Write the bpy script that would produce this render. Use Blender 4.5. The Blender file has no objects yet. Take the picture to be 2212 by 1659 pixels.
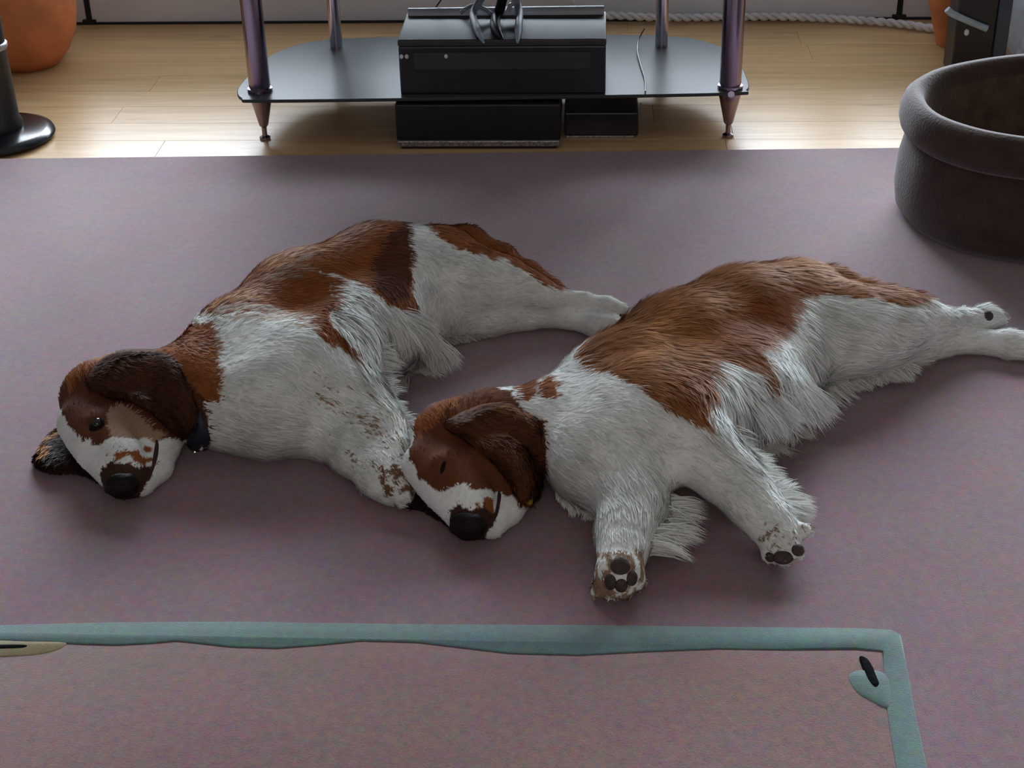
import bpy, math, random
import numpy as np
from mathutils import Matrix, Vector
rng = np.random.default_rng(7)
random.seed(7)
S = bpy.context.scene
COL = S.collection

# ------------------------------------------------------------------ camera
F, TH, YAW, ROLL, CH = 3400.0, math.radians(30), math.radians(3.4), -0.024, 1.38
def _rx(a):
    c, s = math.cos(a), math.sin(a); return np.array([[1, 0, 0], [0, c, -s], [0, s, c]])
def _rz(a):
    c, s = math.cos(a), math.sin(a); return np.array([[c, -s, 0], [s, c, 0], [0, 0, 1.0]])
RM = _rz(YAW) @ _rx(math.pi / 2 - TH) @ _rz(ROLL)
CP = np.array([0, 0, CH])
cd = bpy.data.cameras.new('camera'); cam = bpy.data.objects.new('camera', cd); COL.objects.link(cam)
cd.sensor_width = 36.0; cd.lens = F / 2212 * 36.0; cd.clip_start = 0.05
M = Matrix(RM.tolist()).to_4x4(); M.translation = CP.tolist()
cam.matrix_world = M
S.camera = cam
def ray(px, py):
    d = RM @ np.array([(px - 1106) / F, -(py - 829.5) / F, -1.0]); return d / np.linalg.norm(d)
def P(px, py, z=0.0):
    """survey a point of the room: where the sight line meets height z"""
    d = ray(px, py); return CP + d * ((z - CH) / d[2])
def Q(v):
    c = (np.asarray(v) - CP) @ RM; return 1106 + F * c[..., 0] / -c[..., 2], 829.5 - F * c[..., 1] / -c[..., 2]

# ------------------------------------------------------------------ world and light
S.view_settings.view_transform = 'Standard'
try: S.view_settings.look = 'None'
except Exception: pass
S.view_settings.gamma = 1.0; S.view_settings.use_curve_mapping = False
S.view_settings.exposure = 0.5
w = bpy.data.worlds.new('overcast'); S.world = w; w.use_nodes = True
w.node_tree.nodes['Background'].inputs[0].default_value = (0.74, 0.86, 1.0, 1)
w.node_tree.nodes['Background'].inputs[1].default_value = 1.6
def area(name, loc, rot, sx, sy, power, col):
    l = bpy.data.lights.new(name, 'AREA'); l.shape = 'RECTANGLE'; l.size = sx; l.size_y = sy; l.energy = power; l.color = col
    o = bpy.data.objects.new(name, l); COL.objects.link(o); o.location = loc; o.rotation_euler = rot
    return o
area('window_daylight', (0, 4.9, 1.27), (math.radians(-84), 0, 0), 4.4, 1.8, 395, (0.80, 0.89, 1.0))
area('front_fill', (0.3, -0.9, 1.9), (math.radians(62), 0, 0), 2.4, 1.2, 9.5, (1.0, 0.87, 0.78))  # warm fill added at the camera end, no real source there

# ------------------------------------------------------------------ helpers
def link(o, parent=None):
    COL.objects.link(o)
    if parent is not None: o.parent = parent
    return o
def tag(o, label=None, cat=None, group=None, kind=None):
    for k, v in (('label', label), ('category', cat), ('group', group), ('kind', kind)):
        if v: o[k] = v
    return o
def mesh_obj(name, vs, fs, mat, parent=None, smooth=False):
    me = bpy.data.meshes.new(name)
    me.from_pydata([tuple(map(float, v)) for v in vs], [], [tuple(map(int, f)) for f in fs]); me.update()
    if mat: me.materials.append(mat)
    if smooth: me.polygons.foreach_set('use_smooth', [True] * len(me.polygons))
    o = link(bpy.data.objects.new(name, me), parent)
    if parent is not None and parent.type == 'EMPTY':
        o.matrix_parent_inverse = Matrix.Translation(parent.location).inverted()
    return o
def empty(name, loc, label, cat, group=None):
    o = link(bpy.data.objects.new(name, None)); o.location = [float(v) for v in loc]; o.empty_display_size = 0.05
    return tag(o, label, cat, group)
class MB:
    def __init__(s): s.v = []; s.f = []
    def add(s, vs, fs):
        n = len(s.v); s.v += [tuple(v) for v in vs]; s.f += [tuple(i + n for i in f) for f in fs]; return s
    def box(s, a, b, bev=0.0):
        (x0, y0, z0), (x1, y1, z1) = a, b
        if bev <= 0:
            return s.add([(x0,y0,z0),(x1,y0,z0),(x1,y1,z0),(x0,y1,z0),(x0,y0,z1),(x1,y0,z1),(x1,y1,z1),(x0,y1,z1)],
                  [(0,3,2,1),(4,5,6,7),(0,1,5,4),(1,2,6,5),(2,3,7,6),(3,0,4,7)])
        import bmesh
        bm = bmesh.new(); bmesh.ops.create_cube(bm, size=1.0)
        for v in bm.verts:
            v.co = Vector(((x0+x1)/2 + v.co.x*(x1-x0), (y0+y1)/2 + v.co.y*(y1-y0), (z0+z1)/2 + v.co.z*(z1-z0)))
        bmesh.ops.bevel(bm, geom=list(bm.edges), offset=bev, segments=2, affect='EDGES', profile=0.6)
        bm.verts.index_update()
        s.add([v.co[:] for v in bm.verts], [[v.index for v in f.verts] for f in bm.faces]); bm.free(); return s
    def lathe(s, c, prof, n=32):
        vs = []; k = len(prof)
        for i in range(n):
            a = 2*math.pi*i/n
            for r, z in prof: vs.append((c[0]+r*math.cos(a), c[1]+r*math.sin(a), c[2]+z))
        fs = [(i*k+j, ((i+1)%n)*k+j, ((i+1)%n)*k+j+1, i*k+j+1) for i in range(n) for j in range(k-1)]
        fs.append([i*k for i in range(n)][::-1]); fs.append([i*k+k-1 for i in range(n)])
        return s.add(vs, fs)
    def tube(s, pts, r, n=10):
        pts = [np.array(p, float) for p in pts]; k = len(pts); vs = []
        rr = r if hasattr(r, '__len__') else [r]*k
        up = np.array([0.13, 0.2, 1.0])
        for i, p in enumerate(pts):
            t = pts[min(i+1, k-1)] - pts[max(i-1, 0)]; t /= np.linalg.norm(t)+1e-9
            if abs(t @ (up/np.linalg.norm(up))) > 0.95: up = np.array([1.0, 0.1, 0.1])
            a = np.cross(t, up); a /= np.linalg.norm(a); b = np.cross(t, a)
            for j in range(n):
                q = 2*math.pi*j/n; vs.append(p + rr[i]*(math.cos(q)*a + math.sin(q)*b))
        fs = [(i*n+j, i*n+(j+1)%n, (i+1)*n+(j+1)%n, (i+1)*n+j) for i in range(k-1) for j in range(n)]
        fs.append(list(range(n))[::-1]); fs.append([(k-1)*n+j for j in range(n)])
        return s.add(vs, fs)
    def prism(s, poly, z0, z1):
        n = len(poly)
        vs = [(p[0], p[1], z0) for p in poly] + [(p[0], p[1], z1) for p in poly]
        return s.add(vs, [list(range(n))[::-1], list(range(n, 2*n))] + [(i, (i+1)%n, (i+1)%n+n, i+n) for i in range(n)])
    def build(s, name, mat, parent=None, smooth=False):
        o = mesh_obj(name, s.v, s.f, mat, parent, smooth)
        return o
def autosmooth(o, deg=35):
    me = o.data
    me.polygons.foreach_set('use_smooth', [True]*len(me.polygons))
    import bmesh
    bm = bmesh.new(); bm.from_mesh(me)
    for e in bm.edges:
        if len(e.link_faces) == 2 and e.calc_face_angle(0) > math.radians(deg): e.smooth = False
    bmesh.ops.recalc_face_normals(bm, faces=bm.faces)
    bm.to_mesh(me); bm.free(); return o
def catmull(pts, m=6, closed=False):
    p = [np.array(q, float) for q in pts]; n = len(p); out = []
    for i in range(n if closed else n-1):
        if closed: a, b, c, d = p[(i-1)%n], p[i], p[(i+1)%n], p[(i+2)%n]
        else: a, b, c, d = p[max(i-1,0)], p[i], p[i+1], p[min(i+2,n-1)]
        for j in range(m):
            t = j/m
            out.append(0.5*((2*b)+(c-a)*t+(2*a-5*b+4*c-d)*t*t+(3*b-a-3*c+d)*t**3))
    if not closed: out.append(p[-1])
    return out

# ------------------------------------------------------------------ materials
def srgb(r, g, b):
    f = lambda c: (c/255/12.92 if c/255 <= 0.04045 else ((c/255+0.055)/1.055)**2.4)
    return (f(r), f(g), f(b))
def mat(name, col, rough=0.5, metal=0.0, spec=0.5, noise=None, bump=None, coat=0.0, sheen=0.0, alpha=1.0, trans=0.0, col2=None, emis=None):
    m = bpy.data.materials.new(name); m.use_nodes = True; nt = m.node_tree; N = nt.nodes; L = nt.links
    b = N['Principled BSDF']
    b.inputs['Base Color'].default_value = (*col, 1); b.inputs['Roughness'].default_value = rough
    b.inputs['Metallic'].default_value = metal; b.inputs['Specular IOR Level'].default_value = spec
    b.inputs['Coat Weight'].default_value = coat; b.inputs['Sheen Weight'].default_value = sheen
    b.inputs['Alpha'].default_value = alpha; b.inputs['Transmission Weight'].default_value = trans
    tc = N.new('ShaderNodeTexCoord')
    if noise:
        sc, det, amt = noise[:3]
        mp = N.new('ShaderNodeMapping'); mp.inputs['Scale'].default_value = noise[3] if len(noise) > 3 else (1, 1, 1)
        n = N.new('ShaderNodeTexNoise'); n.inputs['Scale'].default_value = sc; n.inputs['Detail'].default_value = det
        L.new(tc.outputs['Object'], mp.inputs[0]); L.new(mp.outputs[0], n.inputs['Vector'])
        r = N.new('ShaderNodeValToRGB'); r.color_ramp.elements[0].position = 0.3; r.color_ramp.elements[1].position = 0.7
        c2 = col2 or tuple(min(1, c*(1+amt)) for c in col); c1 = col if col2 else tuple(c*(1-amt) for c in col)
        r.color_ramp.elements[0].color = (*c1, 1); r.color_ramp.elements[1].color = (*c2, 1)
        L.new(n.outputs['Fac'], r.inputs[0]); L.new(r.outputs[0], b.inputs['Base Color'])
    if bump:
        n = N.new('ShaderNodeTexNoise'); n.inputs['Scale'].default_value = bump[0]; n.inputs['Detail'].default_value = 3
        L.new(tc.outputs['Object'], n.inputs['Vector'])
        bp = N.new('ShaderNodeBump'); bp.inputs['Strength'].default_value = bump[1]; bp.inputs['Distance'].default_value = bump[2]
        L.new(n.outputs['Fac'], bp.inputs['Height']); L.new(bp.outputs[0], b.inputs['Normal'])
    return m
def pile_mat(name, col, amt):
    """wool pile: fine blotches of hue over a broad tint, very rough"""
    m = mat(name, col, 0.95, spec=0.1, bump=(420, 0.25, 0.003), sheen=0.7)
    N, L = m.node_tree.nodes, m.node_tree.links; b = N['Principled BSDF']; tc = N['Texture Coordinate']
    prev = None
    for sc, k, seed in ((9, 0.5, 0), (70, 1.0, 3), (260, 1.0, 6)):
        n = N.new('ShaderNodeTexNoise'); n.inputs['Scale'].default_value = sc; n.inputs['Detail'].default_value = 2
        n.noise_dimensions = '4D'; n.inputs['W'].default_value = seed
        L.new(tc.outputs['Object'], n.inputs['Vector'])
        mx = N.new('ShaderNodeMix'); mx.data_type = 'RGBA'; mx.blend_type = 'OVERLAY'; mx.inputs[0].default_value = amt*k
        if prev is None: mx.inputs[6].default_value = (*col, 1)
        else: L.new(prev, mx.inputs[6])
        L.new(n.outputs['Color'], mx.inputs[7]); prev = mx.outputs[2]
    L.new(prev, b.inputs['Base Color'])
    return m
def plank_mat(name, col):
    m = mat(name, col, 0.33, spec=0.45)
    N, L = m.node_tree.nodes, m.node_tree.links; b = N['Principled BSDF']; tc = N['Texture Coordinate']
    oi = N.new('ShaderNodeObjectInfo')
    ad = N.new('ShaderNodeVectorMath'); ad.operation = 'ADD'
    cx = N.new('ShaderNodeCombineXYZ'); ml = N.new('ShaderNodeMath'); ml.operation = 'MULTIPLY'; ml.inputs[1].default_value = 17
    L.new(oi.outputs['Random'], ml.inputs[0]); L.new(ml.outputs[0], cx.inputs[0]); L.new(ml.outputs[0], cx.inputs[1])
    L.new(tc.outputs['Object'], ad.inputs[0]); L.new(cx.outputs[0], ad.inputs[1])
    mp = N.new('ShaderNodeMapping'); mp.inputs['Scale'].default_value = (1.2, 16, 1); L.new(ad.outputs[0], mp.inputs[0])
    n = N.new('ShaderNodeTexNoise'); n.inputs['Scale'].default_value = 2.5; n.inputs['Detail'].default_value = 5; n.inputs['Distortion'].default_value = 0.6
    L.new(mp.outputs[0], n.inputs['Vector'])
    r = N.new('ShaderNodeValToRGB'); r.color_ramp.elements[0].position = 0.25; r.color_ramp.elements[1].position = 0.75
    r.color_ramp.elements[0].color = (col[0]*0.78, col[1]*0.70, col[2]*0.6, 1); r.color_ramp.elements[1].color = (*[min(1, c*1.08) for c in col], 1)
    L.new(n.outputs['Fac'], r.inputs[0])
    mp2 = N.new('ShaderNodeMapping'); mp2.inputs['Scale'].default_value = (1.0, 3.2, 1); L.new(ad.outputs[0], mp2.inputs[0])
    vo = N.new('ShaderNodeTexVoronoi'); vo.inputs['Scale'].default_value = 3.0; L.new(mp2.outputs[0], vo.inputs['Vector'])
    r2 = N.new('ShaderNodeValToRGB'); r2.color_ramp.elements[0].position = 0.02; r2.color_ramp.elements[1].position = 0.17
    r2.color_ramp.elements[0].color = (0.5, 0.5, 0.5, 1); r2.color_ramp.elements[1].color = (0, 0, 0, 1)
    L.new(vo.outputs['Distance'], r2.inputs[0])
    mx = N.new('ShaderNodeMix'); mx.data_type = 'RGBA'; L.new(r2.outputs[0], mx.inputs[0]); L.new(r.outputs[0], mx.inputs[6])
    mx.inputs[7].default_value = (col[0]*0.45, col[1]*0.26, col[2]*0.2, 1)
    L.new(mx.outputs[2], b.inputs['Base Color'])
    return m
def coat_mat(name, rough=0.6):
    m = mat(name, (0.5, 0.5, 0.5), rough, spec=0.08)
    N, L = m.node_tree.nodes, m.node_tree.links; b = N['Principled BSDF']
    a = N.new('ShaderNodeAttribute'); a.attribute_name = 'coat'; L.new(a.outputs['Color'], b.inputs['Base Color'])
    return m
M_ = {
 'plank': plank_mat('pine_plank', (0.66, 0.455, 0.235)),
 'sub': mat('floor_gap', (0.10, 0.06, 0.03), 0.8),
 'wall': mat('white_panel', (0.72, 0.73, 0.77), 0.6, noise=(3, 2, 0.04)),
 'paint': mat('wall_paint', (0.14, 0.115, 0.10), 0.8, noise=(4, 2, 0.03)),
 'ceil': mat('ceiling_paint', (0.22, 0.21, 0.20), 0.9, noise=(4, 2, 0.02)),
 'black': mat('black_plastic', (0.006, 0.006, 0.008), 0.45, noise=(30, 2, 0.2)),
 'gasket': mat('black_rubber', (0.01, 0.01, 0.012), 0.7, noise=(30, 2, 0.2)),
 'rug': pile_mat('rug_pile_mauve', (0.225, 0.128, 0.148), 0.45),
 'field': pile_mat('rug_pile_pink', (0.205, 0.108, 0.098), 0.45),
 'green': pile_mat('rug_pile_green', (0.105, 0.185, 0.175), 0.4),
 'gold': pile_mat('rug_pile_gold', (0.26, 0.20, 0.09), 0.4),
 'inkpile': mat('rug_pile_black', (0.008, 0.008, 0.01), 0.95, spec=0.05, bump=(300, 0.4, 0.003)),
 'terra': mat('terracotta', (0.62, 0.21, 0.075), 0.75, noise=(9, 4, 0.25), bump=(40, 0.3, 0.003)),
 'glass': mat('smoked_glass', (0.06, 0.065, 0.067), 0.32, spec=0.05, noise=(2, 2, 0.1)),
 'chrome': mat('chrome', (0.62, 0.56, 0.64), 0.18, metal=1.0, noise=(3, 1, 0.05)),
 'darkmetal': mat('dark_violet_metal', (0.34, 0.27, 0.36), 0.22, metal=1.0, noise=(3, 1, 0.1)),
 'device': mat('device_black', (0.014, 0.014, 0.017), 0.33, noise=(20, 2, 0.3)),
 'devtop': mat('device_satin_lid', (0.045, 0.045, 0.05), 0.5, spec=0.35, noise=(20, 2, 0.2)),
 'silver': mat('silver_trim', (0.35, 0.34, 0.38), 0.4, metal=0.7, noise=(180, 2, 0.5)),
 'led': mat('pale_marking', (0.75, 0.78, 0.8), 0.4, noise=(20, 1, 0.02)),
 'suede': mat('brown_suede', (0.055, 0.034, 0.028), 0.9, spec=0.12, sheen=0.35, noise=(25, 4, 0.25), bump=(180, 0.5, 0.003)),
 'suede_in': mat('brown_fleece', (0.085, 0.052, 0.036), 0.95, spec=0.1, sheen=0.3, noise=(25, 4, 0.35), bump=(120, 0.6, 0.004)),
 'hose': mat('grey_white_hose', (0.72, 0.72, 0.74), 0.45, noise=(30, 2, 0.1)),
 'cblue': mat('blue_grey_cable', (0.34, 0.42, 0.52), 0.4, noise=(30, 2, 0.15)),
 'cblack': mat('black_cable', (0.01, 0.011, 0.013), 0.4, noise=(30, 2, 0.15)),
 'cwhite': mat('white_cable', (0.7, 0.72, 0.75), 0.35, noise=(30, 2, 0.05)),
 'navy': mat('navy_board', (0.035, 0.05, 0.08), 0.4, noise=(9, 3, 0.2)),
 'frame': mat('white_upvc', (0.75, 0.76, 0.78), 0.35, noise=(5, 2, 0.02)),
 'nose': mat('nose_leather', (0.010, 0.006, 0.006), 0.5, spec=0.15, noise=(200, 3, 0.4), bump=(260, 0.6, 0.002)),
 'eye': mat('dark_eye', (0.008, 0.006, 0.008), 0.06, spec=0.8, noise=(50, 1, 0.1)),
 'lid': mat('dark_eyelid', (0.012, 0.006, 0.005), 0.7, spec=0.08, noise=(90, 2, 0.2)),
 'lip': mat('brown_lip', (0.06, 0.032, 0.028), 0.7, spec=0.1, noise=(90, 2, 0.2)),
 'collar': mat('navy_collar_web', (0.012, 0.014, 0.03), 0.6, noise=(120, 2, 0.4)),
 'steel': mat('steel_tag', (0.75, 0.75, 0.78), 0.18, metal=1.0, noise=(60, 2, 0.05)),
 'yellow': mat('yellow_tag', (0.55, 0.42, 0.02), 0.35, noise=(60, 2, 0.1)),
 'pad': mat('paw_pad', (0.045, 0.027, 0.022), 0.7, noise=(160, 3, 0.4), bump=(300, 0.6, 0.002)),
 'claw': mat('claw_horn', (0.30, 0.22, 0.16), 0.4, noise=(90, 2, 0.2)),
 'fur': coat_mat('coat_hair', 0.6), 'skin': coat_mat('coat_under', 0.8),
}
def pane_mat():
    m = bpy.data.materials.new('window_glass'); m.use_nodes = True; nt = m.node_tree; nt.nodes.clear()
    o = nt.nodes.new('ShaderNodeOutputMaterial'); mx = nt.nodes.new('ShaderNodeMixShader'); fr = nt.nodes.new('ShaderNodeFresnel')
    t = nt.nodes.new('ShaderNodeBsdfTransparent'); g = nt.nodes.new('ShaderNodeBsdfGlossy'); g.inputs['Roughness'].default_value = 0.02
    nt.links.new(fr.outputs[0], mx.inputs[0]); nt.links.new(t.outputs[0], mx.inputs[1]); nt.links.new(g.outputs[0], mx.inputs[2])
    nt.links.new(mx.outputs[0], o.inputs[0]); return m
M_['pane'] = pane_mat()
def film_mat():
    m = mat('pale_plastic_film', (0.75, 0.82, 0.9), 0.25, spec=0.8, noise=(9, 3, 0.2)); N, L = m.node_tree.nodes, m.node_tree.links
    tr = N.new('ShaderNodeBsdfTranslucent'); tr.inputs[0].default_value = (0.8, 0.88, 0.96, 1)
    t2 = N.new('ShaderNodeBsdfTransparent'); t2.inputs[0].default_value = (0.85, 0.9, 0.96, 1)
    a, b = N.new('ShaderNodeMixShader'), N.new('ShaderNodeMixShader'); a.inputs[0].default_value = 0.5; b.inputs[0].default_value = 0.4
    L.new(tr.outputs[0], a.inputs[1]); L.new(t2.outputs[0], a.inputs[2]); L.new(a.outputs[0], b.inputs[1]); L.new(N['Principled BSDF'].outputs[0], b.inputs[2])
    L.new(b.outputs[0], N['Material Output'].inputs[0]); return m
M_['bag'] = film_mat()

# ------------------------------------------------------------------ room
X0, X1, Y0, YB, ZC = -2.5, 2.5, -1.3, 4.50, 2.4
fl = MB().box((X0, Y0, -0.06), (X1, YB+0.1, -0.012)).build('floor', M_['sub']); fl['kind'] = 'structure'
# pine boards running left to right
pw = 0.118; y = YB; row = 0; pc = {}
while y > 2.95:
    x = X0 - random.uniform(0, 1.1)
    while x < X1:
        ln = random.choice((1.35, 1.6, 1.8)); a = max(x, X0); b = min(x+ln, X1)
        if b - a > 0.05:
            key = round(b-a, 2)
            if key not in pc:
                hx = (b-a)/2 - 0.0004; hy = pw/2 - 0.0004
                pc[key] = MB().box((-hx, -hy, -0.006), (hx, hy, 0.006), 0.0006).build('plank', M_['plank'], fl).data
                o = bpy.context.scene.objects[-1] if False else [q for q in fl.children][-1]
            else:
                o = link(bpy.data.objects.new('plank', pc[key]), fl)
            o.location = ((a+b)/2, y-pw/2, -0.006)
        x += ln
    y -= pw; row += 1
wb = MB().box((X0, YB, 0), (X1, YB+0.12, 0.40)).box((X0, YB, 2.12), (X1, YB+0.12, ZC)).box((X0, YB, 0.40), (-2.1, YB+0.12, 2.12)).box((2.1, YB, 0.40), (X1, YB+0.12, 2.12)).build('wall_back', M_['wall'])
wb['kind'] = 'structure'
for px in (190, 1950):
    q = P(px, 57)
    MB().box((q[0]-0.008, YB-0.006, 0.0), (q[0]+0.008, YB+0.002, 0.40), 0.002).build('gasket', M_['gasket'], wb)
    MB().box((q[0]-0.02, YB-0.012, 0.0), (q[0]+0.02, YB+0.002, 0.014), 0.003).build('hinge_foot', M_['gasket'], wb)
MB().box((X0, YB-0.010, 0.0), (X1, YB+0.001, 0.006), 0.002).build('threshold_strip', M_['gasket'], wb)
MB().box((X0, YB-0.012, 0.40), (X1, YB+0.02, 0.412), 0.004).build('sill', M_['frame'], wb)
for i, (a, b) in enumerate(((-2.1, -0.72), (-0.72, 0.72), (0.72, 2.1))):
    fr = MB().box((a, YB+0.03, 0.40), (a+0.05, YB+0.09, 2.12)).box((b-0.05, YB+0.03, 0.40), (b, YB+0.09, 2.12)).box((a+0.05, YB+0.03, 0.40), (b-0.05, YB+0.09, 0.46)).box((a+0.05, YB+0.03, 2.07), (b-0.05, YB+0.09, 2.12)).build('window_%d' % (i+1), M_['frame'])
    fr['kind'] = 'structure'
    MB().box((a+0.05, YB+0.058, 0.46), (b-0.05, YB+0.062, 2.07)).build('glass_pane', M_['pane'], fr)
for nm, a, b in (('wall_left', (X0-0.1, Y0, 0), (X0, YB+0.12, ZC)), ('wall_right', (X1, Y0, 0), (X1+0.1, YB+0.12, ZC)), ('wall_front', (X0, Y0-0.1, 0), (X1, Y0, ZC))):
    MB().box(a, b).build(nm, M_['paint'])['kind'] = 'structure'
MB().box((X0, Y0, ZC), (X1, YB+0.12, ZC+0.1)).build('ceiling', M_['ceil'])['kind'] = 'structure'

# ------------------------------------------------------------------ rug
RT = 0.012
def pz(pts, z): return [P(a, b, z) for a, b in pts]
rug = tag(MB().prism([P(-700, 362, 0), P(2900, 318, 0), P(2900, 2500, 0), P(-700, 2500, 0)][::-1], 0.0005, RT).build('rug', M_['rug']),
          'large mauve pink wool rug under both dogs, with green inset border', 'rug')
def inlay(name, pts, m, h=0.0018, z0=RT-0.002, parent=rug, smooth=True):
    q = [(p[0], p[1]) for p in pz(catmull(pts, 4, True) if smooth else pts, RT)]
    mb = MB(); n = len(q)
    import mathutils.geometry as mg
    c = np.mean(q, axis=0)
    # bevelled rim: outer outline low, inset outline high
    ins = []
    area2 = sum(q[i][0]*q[(i+1)%n][1]-q[(i+1)%n][0]*q[i][1] for i in range(n)); sg = 1 if area2 > 0 else -1
    for i in range(n):
        t = np.array(q[(i+1)%n]) - np.array(q[i-1]); t /= np.linalg.norm(t)+1e-9
        ins.append(np.array(q[i]) + sg*0.0022*np.array([-t[1], t[0]]))
    vs = [(a[0], a[1], z0) for a in q] + [(a[0], a[1], RT+h*0.5) for a in q] + [(a[0], a[1], RT+h) for a in ins]
    fs = [(i, (i+1)%n, (i+1)%n+n, i+n) for i in range(n)] + [(i+n, (i+1)%n+n, (i+1)%n+2*n, i+2*n) for i in range(n)]
    for t in mg.tessellate_polygon([[Vector((a[0], a[1], 0)) for a in ins]]): fs.append([j+2*n for j in t])
    o = mesh_obj(name, vs, fs, m, parent); autosmooth(o, 60); return o
top = [(-400, 1360), (-100, 1354), (0, 1352), (230, 1346), (500, 1344), (900, 1350), (1300, 1352), (1600, 1356), (1850, 1358), (1925, 1362), (1945, 1372)]
rgt = [(1957, 1430), (1975, 1530), (2003, 1659), (2055, 1900)]
inn = [(1985, 1900), (1937, 1659), (1925, 1590), (1915, 1520), (1910, 1450), (1906, 1408)]
low = [(1850, 1403), (1700, 1404), (1550, 1402), (1400, 1408), (1250, 1416), (1100, 1412), (1000, 1400), (900, 1388), (780, 1385), (700, 1393), (600, 1401), (500, 1398), (430, 1390), (380, 1385), (330, 1390), (250, 1394), (180, 1392), (100, 1388), (0, 1385), (-100, 1390), (-400, 1395)]
inlay('border_band', top+rgt+inn+low, M_['green'], 0.0022, smooth=False)
fld = [(1983, 1900), (1935, 1659), (1923, 1590), (1913, 1520), (1908, 1450), (1903, 1410)] + [(a, b+3) for a, b in low] + [(-500, 1900)]
inlay('inner_field', fld, M_['field'], 0.0008, smooth=False)
inlay('leaf_motif', [(1833, 1465), (1846, 1452), (1872, 1449), (1900, 1452), (1922, 1470), (1926, 1520), (1912, 1531), (1885, 1517), (1852, 1497)], M_['green'], 0.0024)
inlay('stem_motif', [(1856, 1421), (1872, 1424), (1886, 1445), (1896, 1468), (1900, 1481), (1890, 1488), (1876, 1474), (1864, 1448)], M_['inkpile'], 0.0034)
inlay('petal_motif', [(-40, 1386), (60, 1387), (142, 1389), (118, 1407), (60, 1417), (-40, 1418)], M_['gold'], 0.0020)
inlay('stem_motif', [(-30, 1396), (20, 1394), (58, 1395), (52, 1402), (10, 1404), (-30, 1404)], M_['inkpile'], 0.0030)

# ------------------------------------------------------------------ television stand
Z1 = 0.122
sb = P(1075, 300); ts = empty('tv_stand', (-0.24, 3.72, 0), 'smoked glass and chrome television stand on the wooden floor', 'stand')
def shelf_poly(z, gl=0.0):
    """outline surveyed at the bottom shelf: straight front, bowed sides, shorter back"""
    pts = [(512, 196), (522, 212), (560, 216), (900, 212), (1300, 206), (1590, 200), (1612, 194), (1618, 182), (1606, 150), (1590, 125), (1545, 96), (1430, 76), (1100, 76), (720, 84), (600, 112), (560, 142), (528, 172)]
    return [P(a, b, Z1)[:2] for a, b in pts]
SP = catmull(shelf_poly(Z1), 3, True)
def slab(name, z, th=0.008):
    o = MB().prism(SP, z-th, z).build(name, M_['glass'], ts); autosmooth(o, 40)
    bv = o.modifiers.new('bevel', 'BEVEL'); bv.width = 0.002; bv.segments = 2; bv.limit_method = 'ANGLE'; return o
slab('shelf', Z1); slab('top_shelf', 0.374, 0.010)
fl_, fr_ = P(573, 300), P(1570, 285)
yr = P(727, 103, Z1)[1]
legs = [(fl_[0], fl_[1], 'f'), (fr_[0], fr_[1]-0.03, 'f'), (P(727, 103, Z1)[0], yr, 'r'), (P(1428, 95, Z1)[0], yr, 'r')]
for x, y, k in legs:
    if k == 'f':
        lg = MB().lathe((x, y, 0), [(0.004, 0.0), (0.013, 0.001), (0.013, 0.006), (0.006, 0.010), (0.006, 0.030), (0.011, 0.036), (0.024, 0.095), (0.0255, 0.10), (0.0255, 0.364)], 28).build('leg', M_['darkmetal'], ts)
        autosmooth(lg)
        for s in (-1,): 
            c = MB().tube([(x-0.0, y-0.024, Z1-0.004), (x-0.0, y-0.037, Z1-0.004)], [0.010, 0.008], 14).build('clamp', M_['chrome'], ts); autosmooth(c)
        rg = MB().lathe((x, y, Z1-0.014), [(0.026, 0), (0.030, 0.002), (0.030, 0.022), (0.026, 0.024)], 28).build('collar_ring', M_['darkmetal'], ts); autosmooth(rg)
    else:
        lg = MB().lathe((x, y, 0), [(0.004, 0), (0.016, 0.001), (0.016, 0.364)], 24).build('leg', M_['chrome'], ts); autosmooth(lg)
# unseen deep television above the frame, sized to throw the shadow on the rug
tv = empty('television', (-0.24, 3.70, 0.374), 'unseen deep black television on the upper glass shelf, sized to shade the rug', 'television')
MB().box((-0.80, 3.53, 0.376), (0.33, 3.66, 1.16), 0.012).build('housing', M_['device'], tv)
MB().box((-0.74, 3.522, 0.45), (0.27, 3.532, 1.11), 0.002).build('screen', M_['glass'], tv)
MB().box((-0.66, 3.66, 0.376), (0.20, 3.88, 1.0), 0.04).build('rear_casing', M_['device'], tv)

# devices
zt = Z1 + 0.132
a = P(866, 204, Z1); b = P(1308, 202, Z1); bk = P(872, 27, zt)
ub = empty('set_top_box', ((a[0]+b[0])/2, a[1]+0.1, Z1), 'wide black set top box on the bottom glass shelf of the stand', 'box')
ya = a[1] - 0.002
MB().box((a[0], ya, Z1), (b[0], bk[1], zt-0.016), 0.004).build('casing', M_['device'], ub)
MB().box((a[0]-0.001, ya-0.002, zt-0.0155), (b[0]+0.001, bk[1]+0.002, zt), 0.004).build('lid', M_['devtop'], ub)
autosmooth(MB().tube([(a[0]+0.004, bk[1]-0.012, zt-0.002), (b[0]-0.004, bk[1]-0.012, zt+0.001)], 0.016, 20).build('rear_ridge', mat('ridge_window_sheen', (0.62, 0.70, 0.82), 0.4, noise=(20, 2, 0.1)), ub), 50)  # pale blue grey stands in for window light reflected off the ridge
MB().box((a[0]+0.035, ya-0.004, zt-0.070), (b[0]-0.035, ya+0.001, zt-0.030), 0.0015).build('display_panel', M_['glass'], ub)
for px in (869, 880, 963):
    q = P(px, 124, 0.2)
    MB().lathe((a[0]+(px-866)/905+0.004, ya-0.0045, zt-0.038), [(0.002, -0.005), (0.0045, -0.002), (0.0045, 0.002), (0.002, 0.005)], 10).build('indicator', M_['led'], ub)
a = P(858, 322, 0); b = P(1211, 317, 0)
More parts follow.
